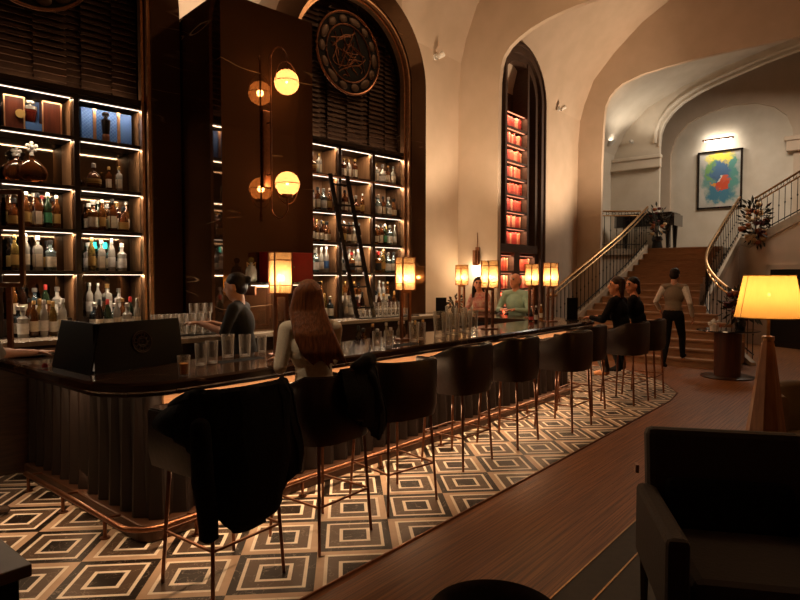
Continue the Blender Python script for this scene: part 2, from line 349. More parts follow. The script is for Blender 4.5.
for i, (k, wc) in enumerate(BAYS.items()):
    struct(arch_ring(MB(), wc, RI, RO, -.75 if k == 'ladder' else -.5, .14).build('wall_arch_surround', M_marble, smooth=35), 'dark marble arched surround of the %s' % ('alcove with the ladder' if i else 'alcove nearest the viewer'), 'wall')
    mb = arch_ring(MB(), wc, RI - .035, RI - .002, 0, .12); arch_ring(mb, wc, RI - .075, RI - .05, -.02, .06)
    struct(mb.build('trim_%d' % (7 + i), M_copper, smooth=35), 'double copper edge of the %s' % ('alcove with the ladder' if i else 'alcove nearest the viewer'), 'trim')
# marble pier between the alcoves
struct(wbox(MB(), .335, 1.40, -.5, 1.0, 0, 4.40).build('wall_pier', M_pier), 'tall polished brown marble pier carrying the globe sconce', 'wall')
# the slatted panels filling the arches, lapped horizontal slats in staggered widths
m_slat = mat('slat_panel', (.10, .054, .032), .36, .3, col2=(.06, .032, .02), scale=6)
for k, wc in BAYS.items():
    mb = MB(); z = 3.49; row = 0; hh = .064
    while z < SPR + RI - .02:
        half = RI - .06 if z < SPR else math.sqrt(max(.0, (RI - .05) ** 2 - (z + hh + .045 - SPR) ** 2))
        if half < .08: break
        cols = [-half] + [c for c in [-.72, -.44, -.30, .02, .30, .44, .72] if -half + .03 < c < half - .03] + [half]
        for j, (a, b_) in enumerate(zip(cols, cols[1:])):
            dz = (j % 2) * .032; dn = .0 if j % 3 else -.02
            if abs((a + b_) / 2) > .3 and abs((a + b_) / 2) < .44: dn = -.05
            p = [W(wc + a, -.10 + dn, z + dz), W(wc + b_, -.10 + dn, z + dz), W(wc + b_, -.135 + dn, z + dz + hh), W(wc + a, -.135 + dn, z + dz + hh), W(wc + b_, -.135 + dn, z + dz), W(wc + a, -.135 + dn, z + dz)]
            mb.quad(p[0], p[1], p[2], p[3]); mb.quad(p[0], p[5], p[4], p[1])
        z += hh; row += 1
    # backing
    arch = [W(wc + (RI - .02), -.2, 3.49)] + [W(wc + (RI - .02) * math.cos(PI * i / 24), -.2, SPR + (RI - .02) * math.sin(PI * i / 24)) for i in range(25)] + [W(wc - (RI - .02), -.2, 3.49)]
    extrude(mb, arch, WM * -.04)
    o = mb.build('slat_panel', m_slat); tag(o, 'brown slatted panel filling the arch of the %s' % ('alcove with the ladder' if k == 'ladder' else 'alcove nearest the viewer'), 'wall panel')
    # round pierced medallion
    r = empty('medallion', W(wc, -.06, 4.70), 'round dark openwork medallion on the slats of the %s' % ('ladder alcove' if k == 'ladder' else 'nearest alcove'), 'wall ornament', rz=WROT)
    mb = MB(); R = .54
    mb.tube([(R * math.cos(2 * PI * i / 48), -.02, R * math.sin(2 * PI * i / 48)) for i in range(48)], .018, 8, closed=True)
    mb.build('outer_ring', M_bronze, r, smooth=True)
    MB().cone((0, -.008, 0), (0, .01, 0), R - .02, R - .02, 48).build('back_disc', mat('medallion_dark', (.006, .004, .003), .9), r)
    mb = MB()
    for i in range(14):
        a = 2 * PI * i / 14; rr = .45; L_ = .12 if i % 3 else .17; w_ = .055
        Mx = Matrix.Rotation(-a, 4, 'Y')
        mb.ball((rr * math.cos(a), -.018, rr * math.sin(a)), (w_, .012, L_ * .6), 12, 6, Mx)
    mb.build('petal_ring', mat('medallion_bronze', (.10, .055, .03), .5, .4), r, smooth=True)
    mb = MB()
    for i in range(26):
        a0, a1 = random.uniform(0, 2 * PI), random.uniform(0, 2 * PI); r0, r1 = random.uniform(.1, .36), random.uniform(.1, .36)
        p0, p2 = V((r0 * math.cos(a0), -.015, r0 * math.sin(a0))), V((r1 * math.cos(a1), -.015, r1 * math.sin(a1))); pm = (p0 + p2) * .5 + V((random.uniform(-.1, .1), 0, random.uniform(-.1, .1)))
        mb.tube([p0.lerp(pm, t).lerp(pm.lerp(p2, t), t) for t in [q / 6 for q in range(7)]], .008, 5)
    mb.tube([(.38 * math.cos(2 * PI * i / 40), -.015, .38 * math.sin(2 * PI * i / 40)) for i in range(40)], .012, 6, closed=True)
    mb.build('tracery', M_bronze, r, smooth=True)
# shelves
SHELF_W = 9.0
LEV = [1.74, 2.14, 2.555, 3.03, 3.43]          # top faces of the boards (last = cornice board)
m_shelf = mat('shelf_dark', (.03, .015, .009), .35, col2=(.018, .009, .006), scale=6, coat=.2)
CELLS = {}
for k, wc in BAYS.items():
    near = k == 'near'; name = 'alcove nearest the viewer' if near else 'alcove with the ladder'
    r = empty('bottle_shelving', W(wc, 0, 0), 'tall dark wooden back-bar shelving in the %s' % name, 'shelving', rz=WROT)
    hw = RI - .03
    div = [-hw, -hw + .61, hw - .61, hw]
    if near: div = [-hw, -.345 + .03, .345, hw]
    else: div = [-hw, -.20, .40, hw]
    for i, d in enumerate(div):
        x = d + (.02 if i == 0 else -.02 if i == 3 else 0)
        MB().span((x - .025, -.01 if 0 < i < 3 else .0, 1.13), (x + .025, .34, 3.46)).build('upright', m_shelf, r, bevel=.004)
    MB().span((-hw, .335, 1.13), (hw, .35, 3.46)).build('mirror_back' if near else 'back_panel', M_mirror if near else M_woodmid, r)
    for j, z in enumerate(LEV):
        bd = MB().span((-hw, -.012, z - .035), (hw, .335, z)).build('shelf', m_shelf, r, bevel=.003)
        for a, b_ in zip(div, div[1:]):
            MB().span((a + .045, .014, z - .041), (b_ - .045, .024, z - .0365)).build('led_strip', M_led, bd)
        light('AREA', 'shelf_light', W(wc, -.022, z - .046), SHELF_W, (1, .74, .50), 2 * hw - .1, .02, target=W(wc, .10 if j == 0 else -.06, z - .6))
    MB().span((-hw, -.13, 1.092), (hw, .335, 1.13)).build('shelf', m_shelf, r, bevel=.003)
    MB().span((-hw + .03, .10, 1.1305), (hw - .03, .33, 1.28)).build('bottle_riser', m_shelf, r, bevel=.003)
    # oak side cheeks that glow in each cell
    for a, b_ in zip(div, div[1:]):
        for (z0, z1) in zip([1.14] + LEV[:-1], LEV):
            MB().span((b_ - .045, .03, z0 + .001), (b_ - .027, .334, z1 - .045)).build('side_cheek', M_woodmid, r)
    MB().span((-hw, -.045, 3.435), (hw, .0, 3.485)).build('cornice', m_shelf, r, bevel=.004)
    CELLS[k] = [(wc + a + .06, wc + b_ - .06) for a, b_ in zip(div, div[1:])]
    light('AREA', 'cornice_light', W(wc, -.02, 3.475), 3.2, (1, .70, .45), 2 * hw - .2, .02, target=W(wc, -.12, 4.6))
# back-bar counter following the wall and the pier
def wpoly(l): return [tuple(W(w, n)[:2]) for w, n in l]
r = empty('back_counter', W(0, .3, 0), 'long dark back-bar counter with pale stone top below the bottles', 'counter')
r.location = (0, 0, 0)
mb = MB().prism(wpoly([(-3.4, .15), (.32, .15), (.32, 1.01), (1.41, 1.01), (1.41, .15), (4.0, .15), (4.0, .5), (1.75, .5), (1.6, 1.2), (-.46, 1.2), (-.46, .5), (-3.4, .5)]), 1.085, 1.13)
mb.build('countertop', marble('counter_stone', (.28, .23, .18), (.5, .42, .33), 1.5, .2), r, bevel=.004)
mb = MB().prism(wpoly([(-3.4, .15), (.32, .15), (.32, 1.01), (1.41, 1.01), (1.41, .15), (3.98, .15), (3.98, .45), (1.71, .45), (1.56, 1.15), (-.42, 1.15), (-.42, .45), (-3.4, .45)]), .006, 1.085)
mb.build('base', M_wooddk, r)
# ================================================================ BAR
def outline(off, r=.40):
    r = max(.06, r - off); x0, x1, y0 = 1.5 + off, 8.5 - off, 3.27 + off; yb, yc = 5.60, 6.25
    pts = [(x0, yb)]
    for cx, cy, a0 in ((x0 + r, y0 + r, PI), (x1 - r, y0 + r, 1.5 * PI)):
        for i in range(9): a = a0 + i * PI / 16; pts.append((cx + r * math.cos(a), cy + r * math.sin(a)))
    pts.append((x1, yc)); return pts
def ringpoly(o0, o1): return outline(o0) + outline(o1)[::-1]
bar = empty('bar_counter', (5, 3.6, 0), 'long U-shaped cocktail bar with dark polished stone top and fluted front', 'bar')
def at_bar(o): o.parent = bar; o.location = V(o.location) - V((5, 3.6, 0)); return o
mb = MB(); o0 = outline(0); prof_edge = [(0.012, 1.006), (0, 1.018), (0, 1.056), (.012, 1.07)]
mb.loft([[(x, y, z) for x, y in ringpoly(o_, .75)] for o_, z in prof_edge], caps=True)
at_bar(mb.build('countertop', M_marble2, smooth=30)); M_marble2.node_tree.nodes['Principled BSDF'].inputs['Roughness'].default_value = .12
at_bar(MB().prism(ringpoly(.02, .73), .985, 1.006).build('underside_board', M_wooddk))
m_body = mat('bar_body_wood', (.011, .005, .003), .5, col2=(.007, .003, .002), scale=5, stretch=(4, 4, .6))
at_bar(MB().prism(ringpoly(.39, .72), .12, .985).build('body', m_body))
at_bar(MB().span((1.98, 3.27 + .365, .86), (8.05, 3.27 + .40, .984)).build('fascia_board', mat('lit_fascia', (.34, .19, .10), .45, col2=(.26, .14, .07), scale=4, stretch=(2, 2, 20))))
at_bar(MB().prism(ringpoly(.30, .46), .0051, .12).build('plinth', mat('plinth_copper', (.075, .033, .017), .4, .3, scale=5), bevel=.012))
# fluted cladding: ribs that widen downward
def resample(pts, step):
    out = []; d = 0
    for a, b in zip(pts, pts[1:]):
        a, b = V((*a, 0)), V((*b, 0)); L_ = (b - a).length; nrm = V(((b - a).y, -(b - a).x, 0)).normalized()
        while d <= L_: out.append((a.lerp(b, d / L_), (b - a).normalized(), nrm)); d += step
        d -= L_
    return out
mb = MB()
for p, t, n_ in resample(outline(.39), .165):
    top, bot = .035, .078
    ring0 = [p - t * bot + V((0, 0, .121)), p + n_ * -0 + t * bot + V((0, 0, .121)), p + t * top + V((0, 0, .984 if abs(t.y) > .3 else .858)), p - t * top + V((0, 0, .984 if abs(t.y) > .3 else .858))]
    o1 = [p - t * .01 + n_ * .055 + V((0, 0, .121)), p + t * .01 + n_ * .055 + V((0, 0, .121)), p + t * .008 + n_ * .03 + V((0, 0, .984 if abs(t.y) > .3 else .858)), p - t * .008 + n_ * .03 + V((0, 0, .984 if abs(t.y) > .3 else .858))]
    mb.loft([ring0, o1], caps=True)
cl = at_bar(mb.build('fluted_cladding', m_body))
# foot rail on short posts
fr = at_bar(MB().tube([(x, y, .135) for x, y in outline(.27)[0:] if y < 5.2] if False else [(1.70, 5.25, .135)] + [(x, y, .135) for x, y in outline(.20)[1:-1]] + [(8.30, 5.2, .135)], .019, 10).build('foot_rail', M_bronze, smooth=True))
for i, (p, t, n_) in enumerate(resample([(1.70, 5.2), (1.70, 3.70)], .66) + resample([(2.1, 3.47), (8.0, 3.47)], .9)):
    c = V((p.x, p.y, 0)) - V((5, 3.6, 0)) if False else p
    k = MB().cone((c.x, c.y, .0051), (c.x, c.y, .13), .012, .012, 10).cone((c.x, c.y, .0051), (c.x, c.y, .012), .032, .032, 12).bar((c.x, c.y, .135), (c.x - n_.x * .10, c.y - n_.y * .10, .125), .014, .014).build('rail_post', M_bronze, fr)
at_bar(MB().prism(ringpoly(.16, .18), .979, .9845).build('light_strip', emis('bar_led', (1, .62, .33), 6)))
# inner service ledge
at_bar(MB().prism([(2.3, 4.03), (7.75, 4.03), (7.75, 4.28), (2.3, 4.28)], .86, .90).build('service_ledge', mat('steel_ledge', (.3, .27, .24), .35, .9, scale=20)))

# ================================================================ LANTERNS
SH = shade_mat('lantern_paper', (.36, .235, .13), .82, .55)
LANT = 20
M_fil = emis('filament', (1, .66, .3), 40)
def lantern(loc, label):
    r = empty('bar_lantern', loc, label, 'lamp', 'lanterns standing on the bar', rz=rad(-20)); s = .066
    MB().span((-.085, -.06, 0), (.085, .06, .014)).build('base', M_bronze, r, bevel=.003)
    for x in (-.045, .045): MB().span((x - .013, -.016, .014), (x + .013, .016, .48)).build('post', M_bronze, r, bevel=.002)
    MB().span((-.05, -.02, .455), (.05, .02, .482)).build('yoke', M_bronze, r)
    sh = MB(); 
    for sg in (-1, 1): sh.span((sg * s - .002, -s, .487), (sg * s + .002, s, .797)).span((-s, sg * s - .002, .487), (s, sg * s + .002, .797))
    sh = sh.build('lamp_shade', SH, r)
    f = MB(); q = s + .003
    for x in (-q, q):
        for y in (-q, q): f.span((x - .005, y - .005, .482), (x + .005, y + .005, .802))
    for z in (.484, .545, .740, .799):
        h = .003
        for sg in (-1, 1): f.span((-q, sg * q - .004, z - h), (q, sg * q + .004, z + h)).span((sg * q - .004, -q, z - h), (sg * q + .004, q, z + h))
    f.build('shade_frame', M_bronze, sh)
    bb = MB().ball((0, 0, .60), .028, 12, 8).build('bulb', M_glass, r, smooth=True); MB().ball((0, 0, .60), .009, 8, 6).build('filament', M_fil, bb)
    light('POINT', 'lantern_light', (0, 0, .60), LANT, (1, .73, .46), .02).parent = r
    MB().cone((0, 0, .482), (0, 0, .58), .014, .014, 10).build('lamp_holder', M_bronze, r)
    return r
Z = 1.0701
l0 = lantern((2.99, 3.70, Z), 'paper lantern lamp standing on the bar between the bartender and the long-haired woman')
dup(l0, (4.50, 3.68, Z), 'paper lantern lamp on the bar in front of the ladder alcove')
dup(l0, (6.05, 3.68, Z), 'paper lantern lamp on the bar hiding part of the woman in the floral top')
dup(l0, (7.60, 3.66, Z), 'paper lantern lamp on the bar beside the tall black menu near the stairs')
dup(l0, (7.97, 5.36, Z), 'paper lantern lamp at the far side of the bar before bare beige wall')
dup(l0, (8.10, 4.20, Z), 'paper lantern lamp on the bar at the shoulder of the man in mint')

# ================================================================ STOOLS
def sup(a, rx, ry, e=.62):
    c, s = math.cos(a), math.sin(a)
    return V((rx * math.copysign(abs(c) ** e, c), ry * math.copysign(abs(s) ** e, s), 0))
def stool_path(off, n=28, ry=.265):
    pts = []
    for i in range(n + 1):
        u = i / n; x = .295 + off
        if u < .22: pts.append(V((-x, .25 * (1 - u / .22), 0)))
        elif u > .78: pts.append(V((x, .25 * (u - .78) / .22, 0)))
        else: pts.append(sup(PI + PI * (u - .22) / .56, x, ry + .01 + off))
    return pts
def top_z(p): return .962 + .108 * max(0, min(1, (-p.y + .10) / .24))
def bar_stool(loc, label, rz=0):
    r = empty('bar_stool', loc, label, 'bar stool', 'leather bar stools along the bar front', rz=rz)
    rings = []; fl = lambda p, k: V((p.x * k, p.y * (k if p.y < 0 else 1), 0))
    for po, pi in zip(stool_path(0), stool_path(-.045)):
        zt = top_z(po); rings.append([fl(po, .94) + V((0, 0, .655)), po + V((0, 0, .73)), fl(po, 1.01) + V((0, 0, zt - .02)), fl(po, .985) + V((0, 0, zt)), fl(pi, 1.01) + V((0, 0, zt)), fl(pi, .985) + V((0, 0, zt - .02)), fl(pi, .97) + V((0, 0, .70)), fl(pi, .93) + V((0, 0, .655))])
    MB().loft(rings, closed=True, caps=True).build('backrest', M_leather, r, smooth=50)
    MB().tube([po * .985 + V((0, 0, top_z(po) + .002)) for po in stool_path(-.012)], .006, 6).build('piping', M_leather, r, smooth=True)
    pl = [sup(2 * PI * i / 36, .243, .245) for i in range(36)]
    MB().loft([[p * k + V((0, 0, z)) for p in pl] for k, z in ((.90, .645), (1.0, .66), (1.0, .74), (.97, .765), (.85, .78))], caps=True).build('seat', M_leather, r, smooth=50)
    for x in (-1, 1):
        for y in (-1, 1):
            MB().cone((x * .238, y * .225, 0), (x * .205, y * .19, .66), .0125, .0135, 4).build('leg', M_bronze, r)
    f = MB(); q, w = .226, .213
    for a, b_ in (((-q, -w), (q, -w)), ((q, -w), (q, w)), ((q, w), (-q, w)), ((-q, w), (-q, -w))): f.bar((*a, .285), (*b_, .285), .012, .012)
    f.build('footrest', M_bronze, r)
    return r
FZ = .0051
ST = [(1.90, 2.86, 3), (2.64, 2.87, 2), (3.40, 2.90, -9), (4.50, 3.07, 0), (5.37, 3.04, 3), (6.33, 2.88, -2), (7.22, 3.05, 3), (8.12, 2.82, -4), (8.81, 2.80, 3)]
SLAB = ['leather bar stool nearest the bar corner with a long black coat over its back',
 'leather bar stool the long-haired woman sits on',
 'empty leather bar stool just beyond the long-haired woman',
 'empty leather bar stool pushed under the bar, second beyond the long-haired woman',
 'empty leather bar stool, third beyond the long-haired woman',
 'empty leather bar stool at mid bar, fourth beyond the long-haired woman',
 'leather bar stool pushed deep under the bar just before the seated pair',
 'leather bar stool under the person in black with orange-lit face',
 'last leather bar stool of the row, nearest the staircase']
s0 = bar_stool((ST[0][0], ST[0][1], FZ), SLAB[0], rad(ST[0][2]))
for (x, y, a), lb in list(zip(ST, SLAB))[1:]: dup(s0, (x, y, FZ), lb, rz=rad(a))

# ================================================================ GLOBE SCONCE
GL = shade_mat('globe_glass', (.25, .14, .068), .82, .34)
w0, zt = pW(286, 82, 1.25); w1, zb = pW(288, 184, 1.25); wp, _ = pW(271, 120, 1.10)
r = empty('globe_sconce', W(wp, 1.0, zb), 'tall brass wall sconce with two glowing glass globes on the marble pier', 'wall lamp', rz=WROT)
def loc_(w, n, z): return V((w - wp, 1.0 - n, z - zb))
gm = (w0 + w1) / 2
MB().span((-.05, -.03, -.02), (.05, -.001, .75)).build('back_plate', M_bronze, r, bevel=.006)
MB().tube([(0, -.10, -.25)] + [(0, -.10, zz) for zz in (.1, .6, zt - zb + .28)], .009, 8).build('stem', M_bronze, r, smooth=True)
for z_ in (.1, .62): MB().tube([(0, -.03, z_), (0, -.10, z_)], .010, 8).build('stand_off', M_bronze, r)
for up, zc in ((1, zt - zb), (-1, 0)):
    gx = gm - wp; c = V((gx, -.25, zc))
    g = MB().ball(c, .122, 24, 16).build('globe', GL, r, smooth=True)
    MB().tube([c + V((.124 * math.cos(2 * PI * i / 32), .124 * math.sin(2 * PI * i / 32), 0)) for i in range(32)], .004, 5, closed=True).build('globe_band', M_bronze, g)
    MB().ball(c, .010, 8, 6).build('filament', M_fil, g)
    light('POINT', 'globe_light', c, 12, (1, .64, .34), .035).parent = g
    hook = []
    for i in range(17):
        a = PI * i / 16; hook.append(V((gx * .5 - gx * .5 * math.cos(a), -.10 - .15 * (i / 16), zc + up * (.26 if up > 0 else .25) + up * .09 * math.sin(a))))
    MB().tube(hook + [c + V((0, 0, up * .13))], .008, 7).build('hook_arm', M_bronze, r, smooth=True)
    MB().tube([c + V((.128 * math.cos(PI * i / 16), 0, up * .0 + up * .20 * math.sin(PI * i / 16))) for i in range(17)], .005, 6).build('hoop', M_bronze, r, smooth=True)
    MB().cone(c + V((0, 0, up * .105)), c + V((0, 0, up * .135)), .06 if up < 0 else .03, .05 if up < 0 else .03, 16).build('cap', M_bronze, g)
# ================================================================ LADDER
a, za = pW(345, 187, .12); b_, zb_ = pW(366, 298, .62)
r = empty('library_ladder', W(a, .2, za), 'black rolling ladder leaning on the bottle shelves', 'ladder'); ro = W(a, .2, za)
tp0, tp1 = W(2.33, .085, 3.02), W(2.615, .085, 3.02); bt0, bt1 = W(2.465, .465, 1.15), W(2.755, .465, 1.15)
for p, q in ((tp0, bt0), (tp1, bt1)): MB().bar(p - ro, q - ro, .05, .03, V((.4, 1, 0))).build('ladder_rail', M_blackgloss, r)
for i in range(7):
    t = (i + .5) / 7; MB().bar(tp0.lerp(bt0, t) - ro, tp1.lerp(bt1, t) - ro, .05, .02).build('rung', M_blackgloss, r)
rr = MB().tube([W(1.78, .030, 3.00), W(3.70, .030, 3.00)], .010, 8).build('ladder_track', M_bronze); tag(rr, 'slim bronze track the ladder hooks onto', 'rail')
# ================================================================ BOTTLES
def liquid(name, col, rough=.08, tr=.7): return mat(name, col, rough, trans=tr, coat=.3, scale=12, col2=tuple(c * .75 for c in col))
BM = {'clear': liquid('bottle_clear', (.78, .74, .66), tr=.6), 'amber': liquid('bottle_amber', (.36, .12, .025)), 'whisky': liquid('bottle_whisky', (.22, .06, .015)), 'brown': liquid('bottle_brown', (.06, .02, .008)),
      'green': liquid('bottle_green', (.045, .10, .045)), 'blue': liquid('bottle_blue', (.09, .16, .22)), 'pale blue': liquid('bottle_paleblue', (.45, .62, .66)), 'gold': liquid('bottle_gold', (.46, .31, .08)), 'red': liquid('bottle_red', (.28, .03, .02)), 'dark': liquid('bottle_dark', (.015, .012, .012), tr=.1), 'orange': liquid('bottle_orange', (.6, .22, .04))}
LM = {'cream': mat('label_cream', (.66, .56, .42), .6, scale=30), 'white': mat('label_white', (.74, .71, .66), .6, scale=30), 'black': mat('label_black', (.02, .02, .02), .5), 'red': mat('label_red', (.42, .04, .03), .5), 'gold': mat('label_gold', (.55, .36, .12), .4, .4), 'green': mat('label_green', (.05, .22, .10), .5), 'blue': mat('label_blue', (.05, .13, .34), .5)}
CM = {'black': mat('cap_black', (.015, .015, .015), .4), 'red': mat('cap_red', (.5, .03, .025), .4), 'gold': mat('cap_gold', (.6, .38, .14), .3, .8), 'silver': mat('cap_silver', (.6, .58, .55), .3, .9), 'white': mat('cap_white', (.7, .68, .64), .4)}
SHAPES = {  # profile (r, z), label z-range, cap radius / z-range, square?
 'tall': ([(.034, 0), (.037, .006), (.037, .19), (.034, .215), (.016, .245), (.0145, .29)], (.05, .14), (.0165, .285, .318), 0),
 'wine': ([(.034, 0), (.037, .006), (.037, .18), (.03, .22), (.016, .25), (.0145, .30)], (.04, .13), (.0155, .262, .312), 0),
 'square': ([(.042, 0), (.046, .006), (.046, .165), (.040, .19), (.016, .205), (.015, .245)], (.03, .13), (.018, .24, .275), 1),
 'stubby': ([(.044, 0), (.050, .01), (.050, .10), (.044, .135), (.018, .165), (.016, .20)], (.025, .09), (.021, .197, .235), 0),
 'round': ([(.03, 0), (.06, .012), (.072, .06), (.066, .105), (.04, .135), (.015, .15), (.014, .19)], (.045, .085), (.019, .188, .225), 0),
 'gin': ([(.043, 0), (.046, .008), (.045, .13), (.048, .155), (.018, .18), (.016, .225)], (.03, .115), (.02, .22, .255), 0)}
PROTO = {}
def bottle_meshes(shape, body, label, cap):
    k = (shape, body, label, cap)
    if k in PROTO: return PROTO[k]
    pr, (l0, l1), (cr, c0, c1), sq = SHAPES[shape]; pr = [(r * .88, z) for r, z in pr]; seg = 4 if sq else 12
    mb = MB(); mb.lathe(pr, seg=seg)
    if sq: bmesh.ops.rotate(mb.bm, verts=mb.bm.verts, cent=(0, 0, 0), matrix=Matrix.Rotation(PI / 4, 3, 'Z'))
    bme = mb.mesh('bottle', BM[body], smooth=50)
    rm = [r for r, z in pr if l0 <= z <= l1] or [max(r for r, z in pr)]; rr = max(max(rm), .02) + .0012
    def rat(z):
        for (r0, z0), (r1, z1) in zip(pr, pr[1:]):
            if z0 <= z <= z1: return r0 + (r1 - r0) * (z - z0) / max(1e-6, z1 - z0)
        return rr
    mb = MB()
    if sq: h = rat((l0 + l1) / 2) / math.sqrt(2); mb.span((-h * .8, -h - .002, l0), (h * .8, -h + .001, l1)).span((-h - .002, -h * .8, l0), (-h + .001, h * .8, l1))
    else: mb.lathe([(rat(l0) + .001, l0), (rat((l0 + l1) / 2) + .001, (l0 + l1) / 2), (rat(l1) + .001, l1)], seg=12)
    lme = mb.mesh('label', LM[label], smooth=50)
    cme = MB().lathe([(cr, c0), (cr, c1 - .004), (cr * .8, c1)], seg=10).mesh('cap', CM[cap], smooth=40)
    PROTO[k] = (bme, lme, cme); return PROTO[k]
def bottle(shape, body, label, cap, loc, lab, group, sc=1, rz=0):
    ms = bottle_meshes(shape, body, label, cap); o = bpy.data.objects.new('bottle', ms[0]); COL.objects.link(o); o.location = loc; o.rotation_euler.z = rz; o.scale = (sc,) * 3
    tag(o, lab, 'bottle', group)
    for nm, me in zip(('bottle_label', 'bottle_cap'), ms[1:]):
        c = bpy.data.objects.new(nm, me); COL.objects.link(c); c.parent = o
    return o
def halfw(shape): return .88 * max(r for r, z in SHAPES[shape][0])
KINDS = {  # palettes by row, upper to lower
 3: [('stubby', 'clear', 'white', 'silver'), ('square', 'clear', 'cream', 'gold'), ('round', 'whisky', 'gold', 'silver'), ('gin', 'clear', 'cream', 'black'), ('square', 'whisky', 'cream', 'gold')],
 2: [('square', 'whisky', 'cream', 'black'), ('stubby', 'amber', 'cream', 'black'), ('tall', 'amber', 'gold', 'white'), ('tall', 'green', 'green', 'white'), ('square', 'amber', 'white', 'gold'), ('tall', 'whisky', 'cream', 'red'), ('stubby', 'whisky', 'gold', 'black'), ('gin', 'amber', 'cream', 'white'), ('square', 'whisky', 'cream', 'gold'), ('tall', 'amber', 'cream', 'silver'), ('gin', 'clear', 'cream', 'silver')],
 1: [('tall', 'clear', 'white', 'silver'), ('gin', 'pale blue', 'white', 'blue' if 0 else 'silver'), ('tall', 'clear', 'blue', 'white'), ('gin', 'orange', 'black', 'red'), ('tall', 'gold', 'gold', 'gold'), ('gin', 'pale blue', 'cream', 'black'), ('stubby', 'blue', 'white', 'black'), ('square', 'clear', 'cream', 'white'), ('gin', 'dark', 'gold', 'black'), ('tall', 'clear', 'cream', 'silver'), ('gin', 'clear', 'white', 'white'), ('wine', 'clear', 'white', 'silver')],
 0: [('wine', 'brown', 'cream', 'black'), ('wine', 'amber', 'cream', 'gold'), ('tall', 'clear', 'white', 'silver'), ('square', 'amber', 'white', 'black'), ('wine', 'green', 'white', 'red'), ('tall', 'amber', 'white', 'white'), ('tall', 'brown', 'gold', 'gold'), ('stubby', 'red', 'cream', 'black'), ('tall', 'clear', 'cream', 'white'), ('gin', 'blue', 'white', 'silver'), ('tall', 'whisky', 'cream', 'black'), ('wine', 'gold', 'white', 'gold'), ('tall', 'clear', 'cream', 'silver'), ('square', 'clear', 'white', 'gold'), ('tall', 'amber', 'cream', 'gold'), ('gin', 'clear', 'white', 'silver')]}
RN = {3: 'upper', 2: 'middle', 1: 'lower', 0: 'counter-level', 4: 'topmost'}
def desc(k):
    b = {'clear': 'clear', 'whisky': 'deep amber'}.get(k[1], k[1]); return '%s bottle with %s label' % (b, k[2])
rnd = random.Random(5)
def fill(bay, lev, cells, rows, zb, pal=None, skip=(), hmax=.34):
    # rows: list of (n, name, spacing factor); counted from the marble pier outward
    pal = pal or KINDS[lev]; spots = []
    for ci, (a, b_) in enumerate(cells):
        if ci in skip: continue
        for ri, (n, rn, sp) in enumerate(rows):
            w = a + .03 + rnd.uniform(0, .02); prev = None
            while True:
                k = rnd.choice(pal)
                if k == prev: k = rnd.choice(pal)
                prev = k; hw_ = halfw(k[0]); sc = min(1.16, hmax / SHAPES[k[0]][2][2]) * rnd.uniform(.95, 1.03)
                if w + 2 * hw_ * sc > b_ - .01: break
                spots.append((ri, w + hw_ * sc, n, rn, k, sc)); w += 2 * hw_ * sc + rnd.uniform(.004, .018) * sp
    for ri, (n, rn, sp) in enumerate(rows):
        row = sorted([s for s in spots if s[0] == ri], key=lambda s: -s[1] if bay == 'near' else s[1])
        for i, (_, w, n, rn, k, sc) in enumerate(row):
            p = W(w, n + rnd.uniform(-.006, .006), zb)
            where = 'near' if bay == 'near' else 'ladder'
            lab = '%s, %s from pier in %s row, %s %s-alcove shelf' % (desc(k), ORD[i], rn, RN[lev], where)
            bottle(*k, p, lab, 'bottles on the %s shelf of the %s alcove' % (RN[lev], where), sc, WROT + rnd.uniform(-.3, .3))
F, Bk = (-.075, 'front', 1), (-.20, 'back', 1)
NC, LC = CELLS['near'], CELLS['ladder']
e = .0006
fill('near', 3, NC[2:], [(-.08, 'front', 2.2)], LEV[2] + e, hmax=.25)
fill('near', 2, NC[1:], [F, Bk], LEV[1] + e, hmax=.33)
fill('near', 1, NC[1:], [F, Bk], LEV[0] + e)
fill('near', 0, NC[1:], [(.107, 'front', 1), (-.041, 'middle', 1)], 1.1306)
fill('near', 0, NC[1:], [(-.17, 'raised back', 1)], 1.2806)
fill('ladder', 4, LC, [(-.09, 'front', 2.2)], LEV[3] + e, KINDS[3], hmax=.27)
fill('ladder', 3, LC, [F, Bk], LEV[2] + e, KINDS[3] + KINDS[1][:2] + KINDS[2][:3], hmax=.30)
fill('ladder', 2, LC, [F, Bk], LEV[1] + e, KINDS[0][:3] + KINDS[2] + [('gin', 'red', 'cream', 'black'), ('gin', 'pale blue', 'white', 'silver'), ('tall', 'green', 'white', 'silver')], hmax=.30)
fill('ladder', 1, LC, [F, Bk], LEV[0] + e)
fill('ladder', 0, LC, [(-.04, 'front', 1)], 1.1306)
fill('ladder', 0, LC, [(-.17, 'raised back', 1)], 1.2806)
# ---- display pieces on the near alcove's upper shelves
c0, c1 = NC[2]; z = LEV[3] + e
r = empty('display_case', W((c0 + c1) / 2, -.12, z), 'blue quilted presentation case with dark decanter and copper straps', 'display case', rz=WROT)
m = mat('blue_quilt', (.04, .14, .46), .5, col2=(.025, .09, .34), scale=4); N, L, b = nodes(m)
tc = N.new('ShaderNodeTexCoord'); sp = N.new('ShaderNodeSeparateXYZ'); L.new(tc.outputs['Object'], sp.inputs[0])
d1 = math_(N, L, 'FRACT', math_(N, L, 'MULTIPLY', math_(N, L, 'ADD', sp.outputs[0], sp.outputs[2]), 28)); d2 = math_(N, L, 'FRACT', math_(N, L, 'MULTIPLY', math_(N, L, 'SUBTRACT', sp.outputs[0], sp.outputs[2]), 28))
ln = math_(N, L, 'MAXIMUM', math_(N, L, 'LESS_THAN', d1, .16), math_(N, L, 'LESS_THAN', d2, .16))
mx = N.new('ShaderNodeMix'); mx.data_type = 'RGBA'; mx.inputs[7].default_value = (.16, .30, .62, 1); old = b.inputs['Base Color'].links[0].from_socket
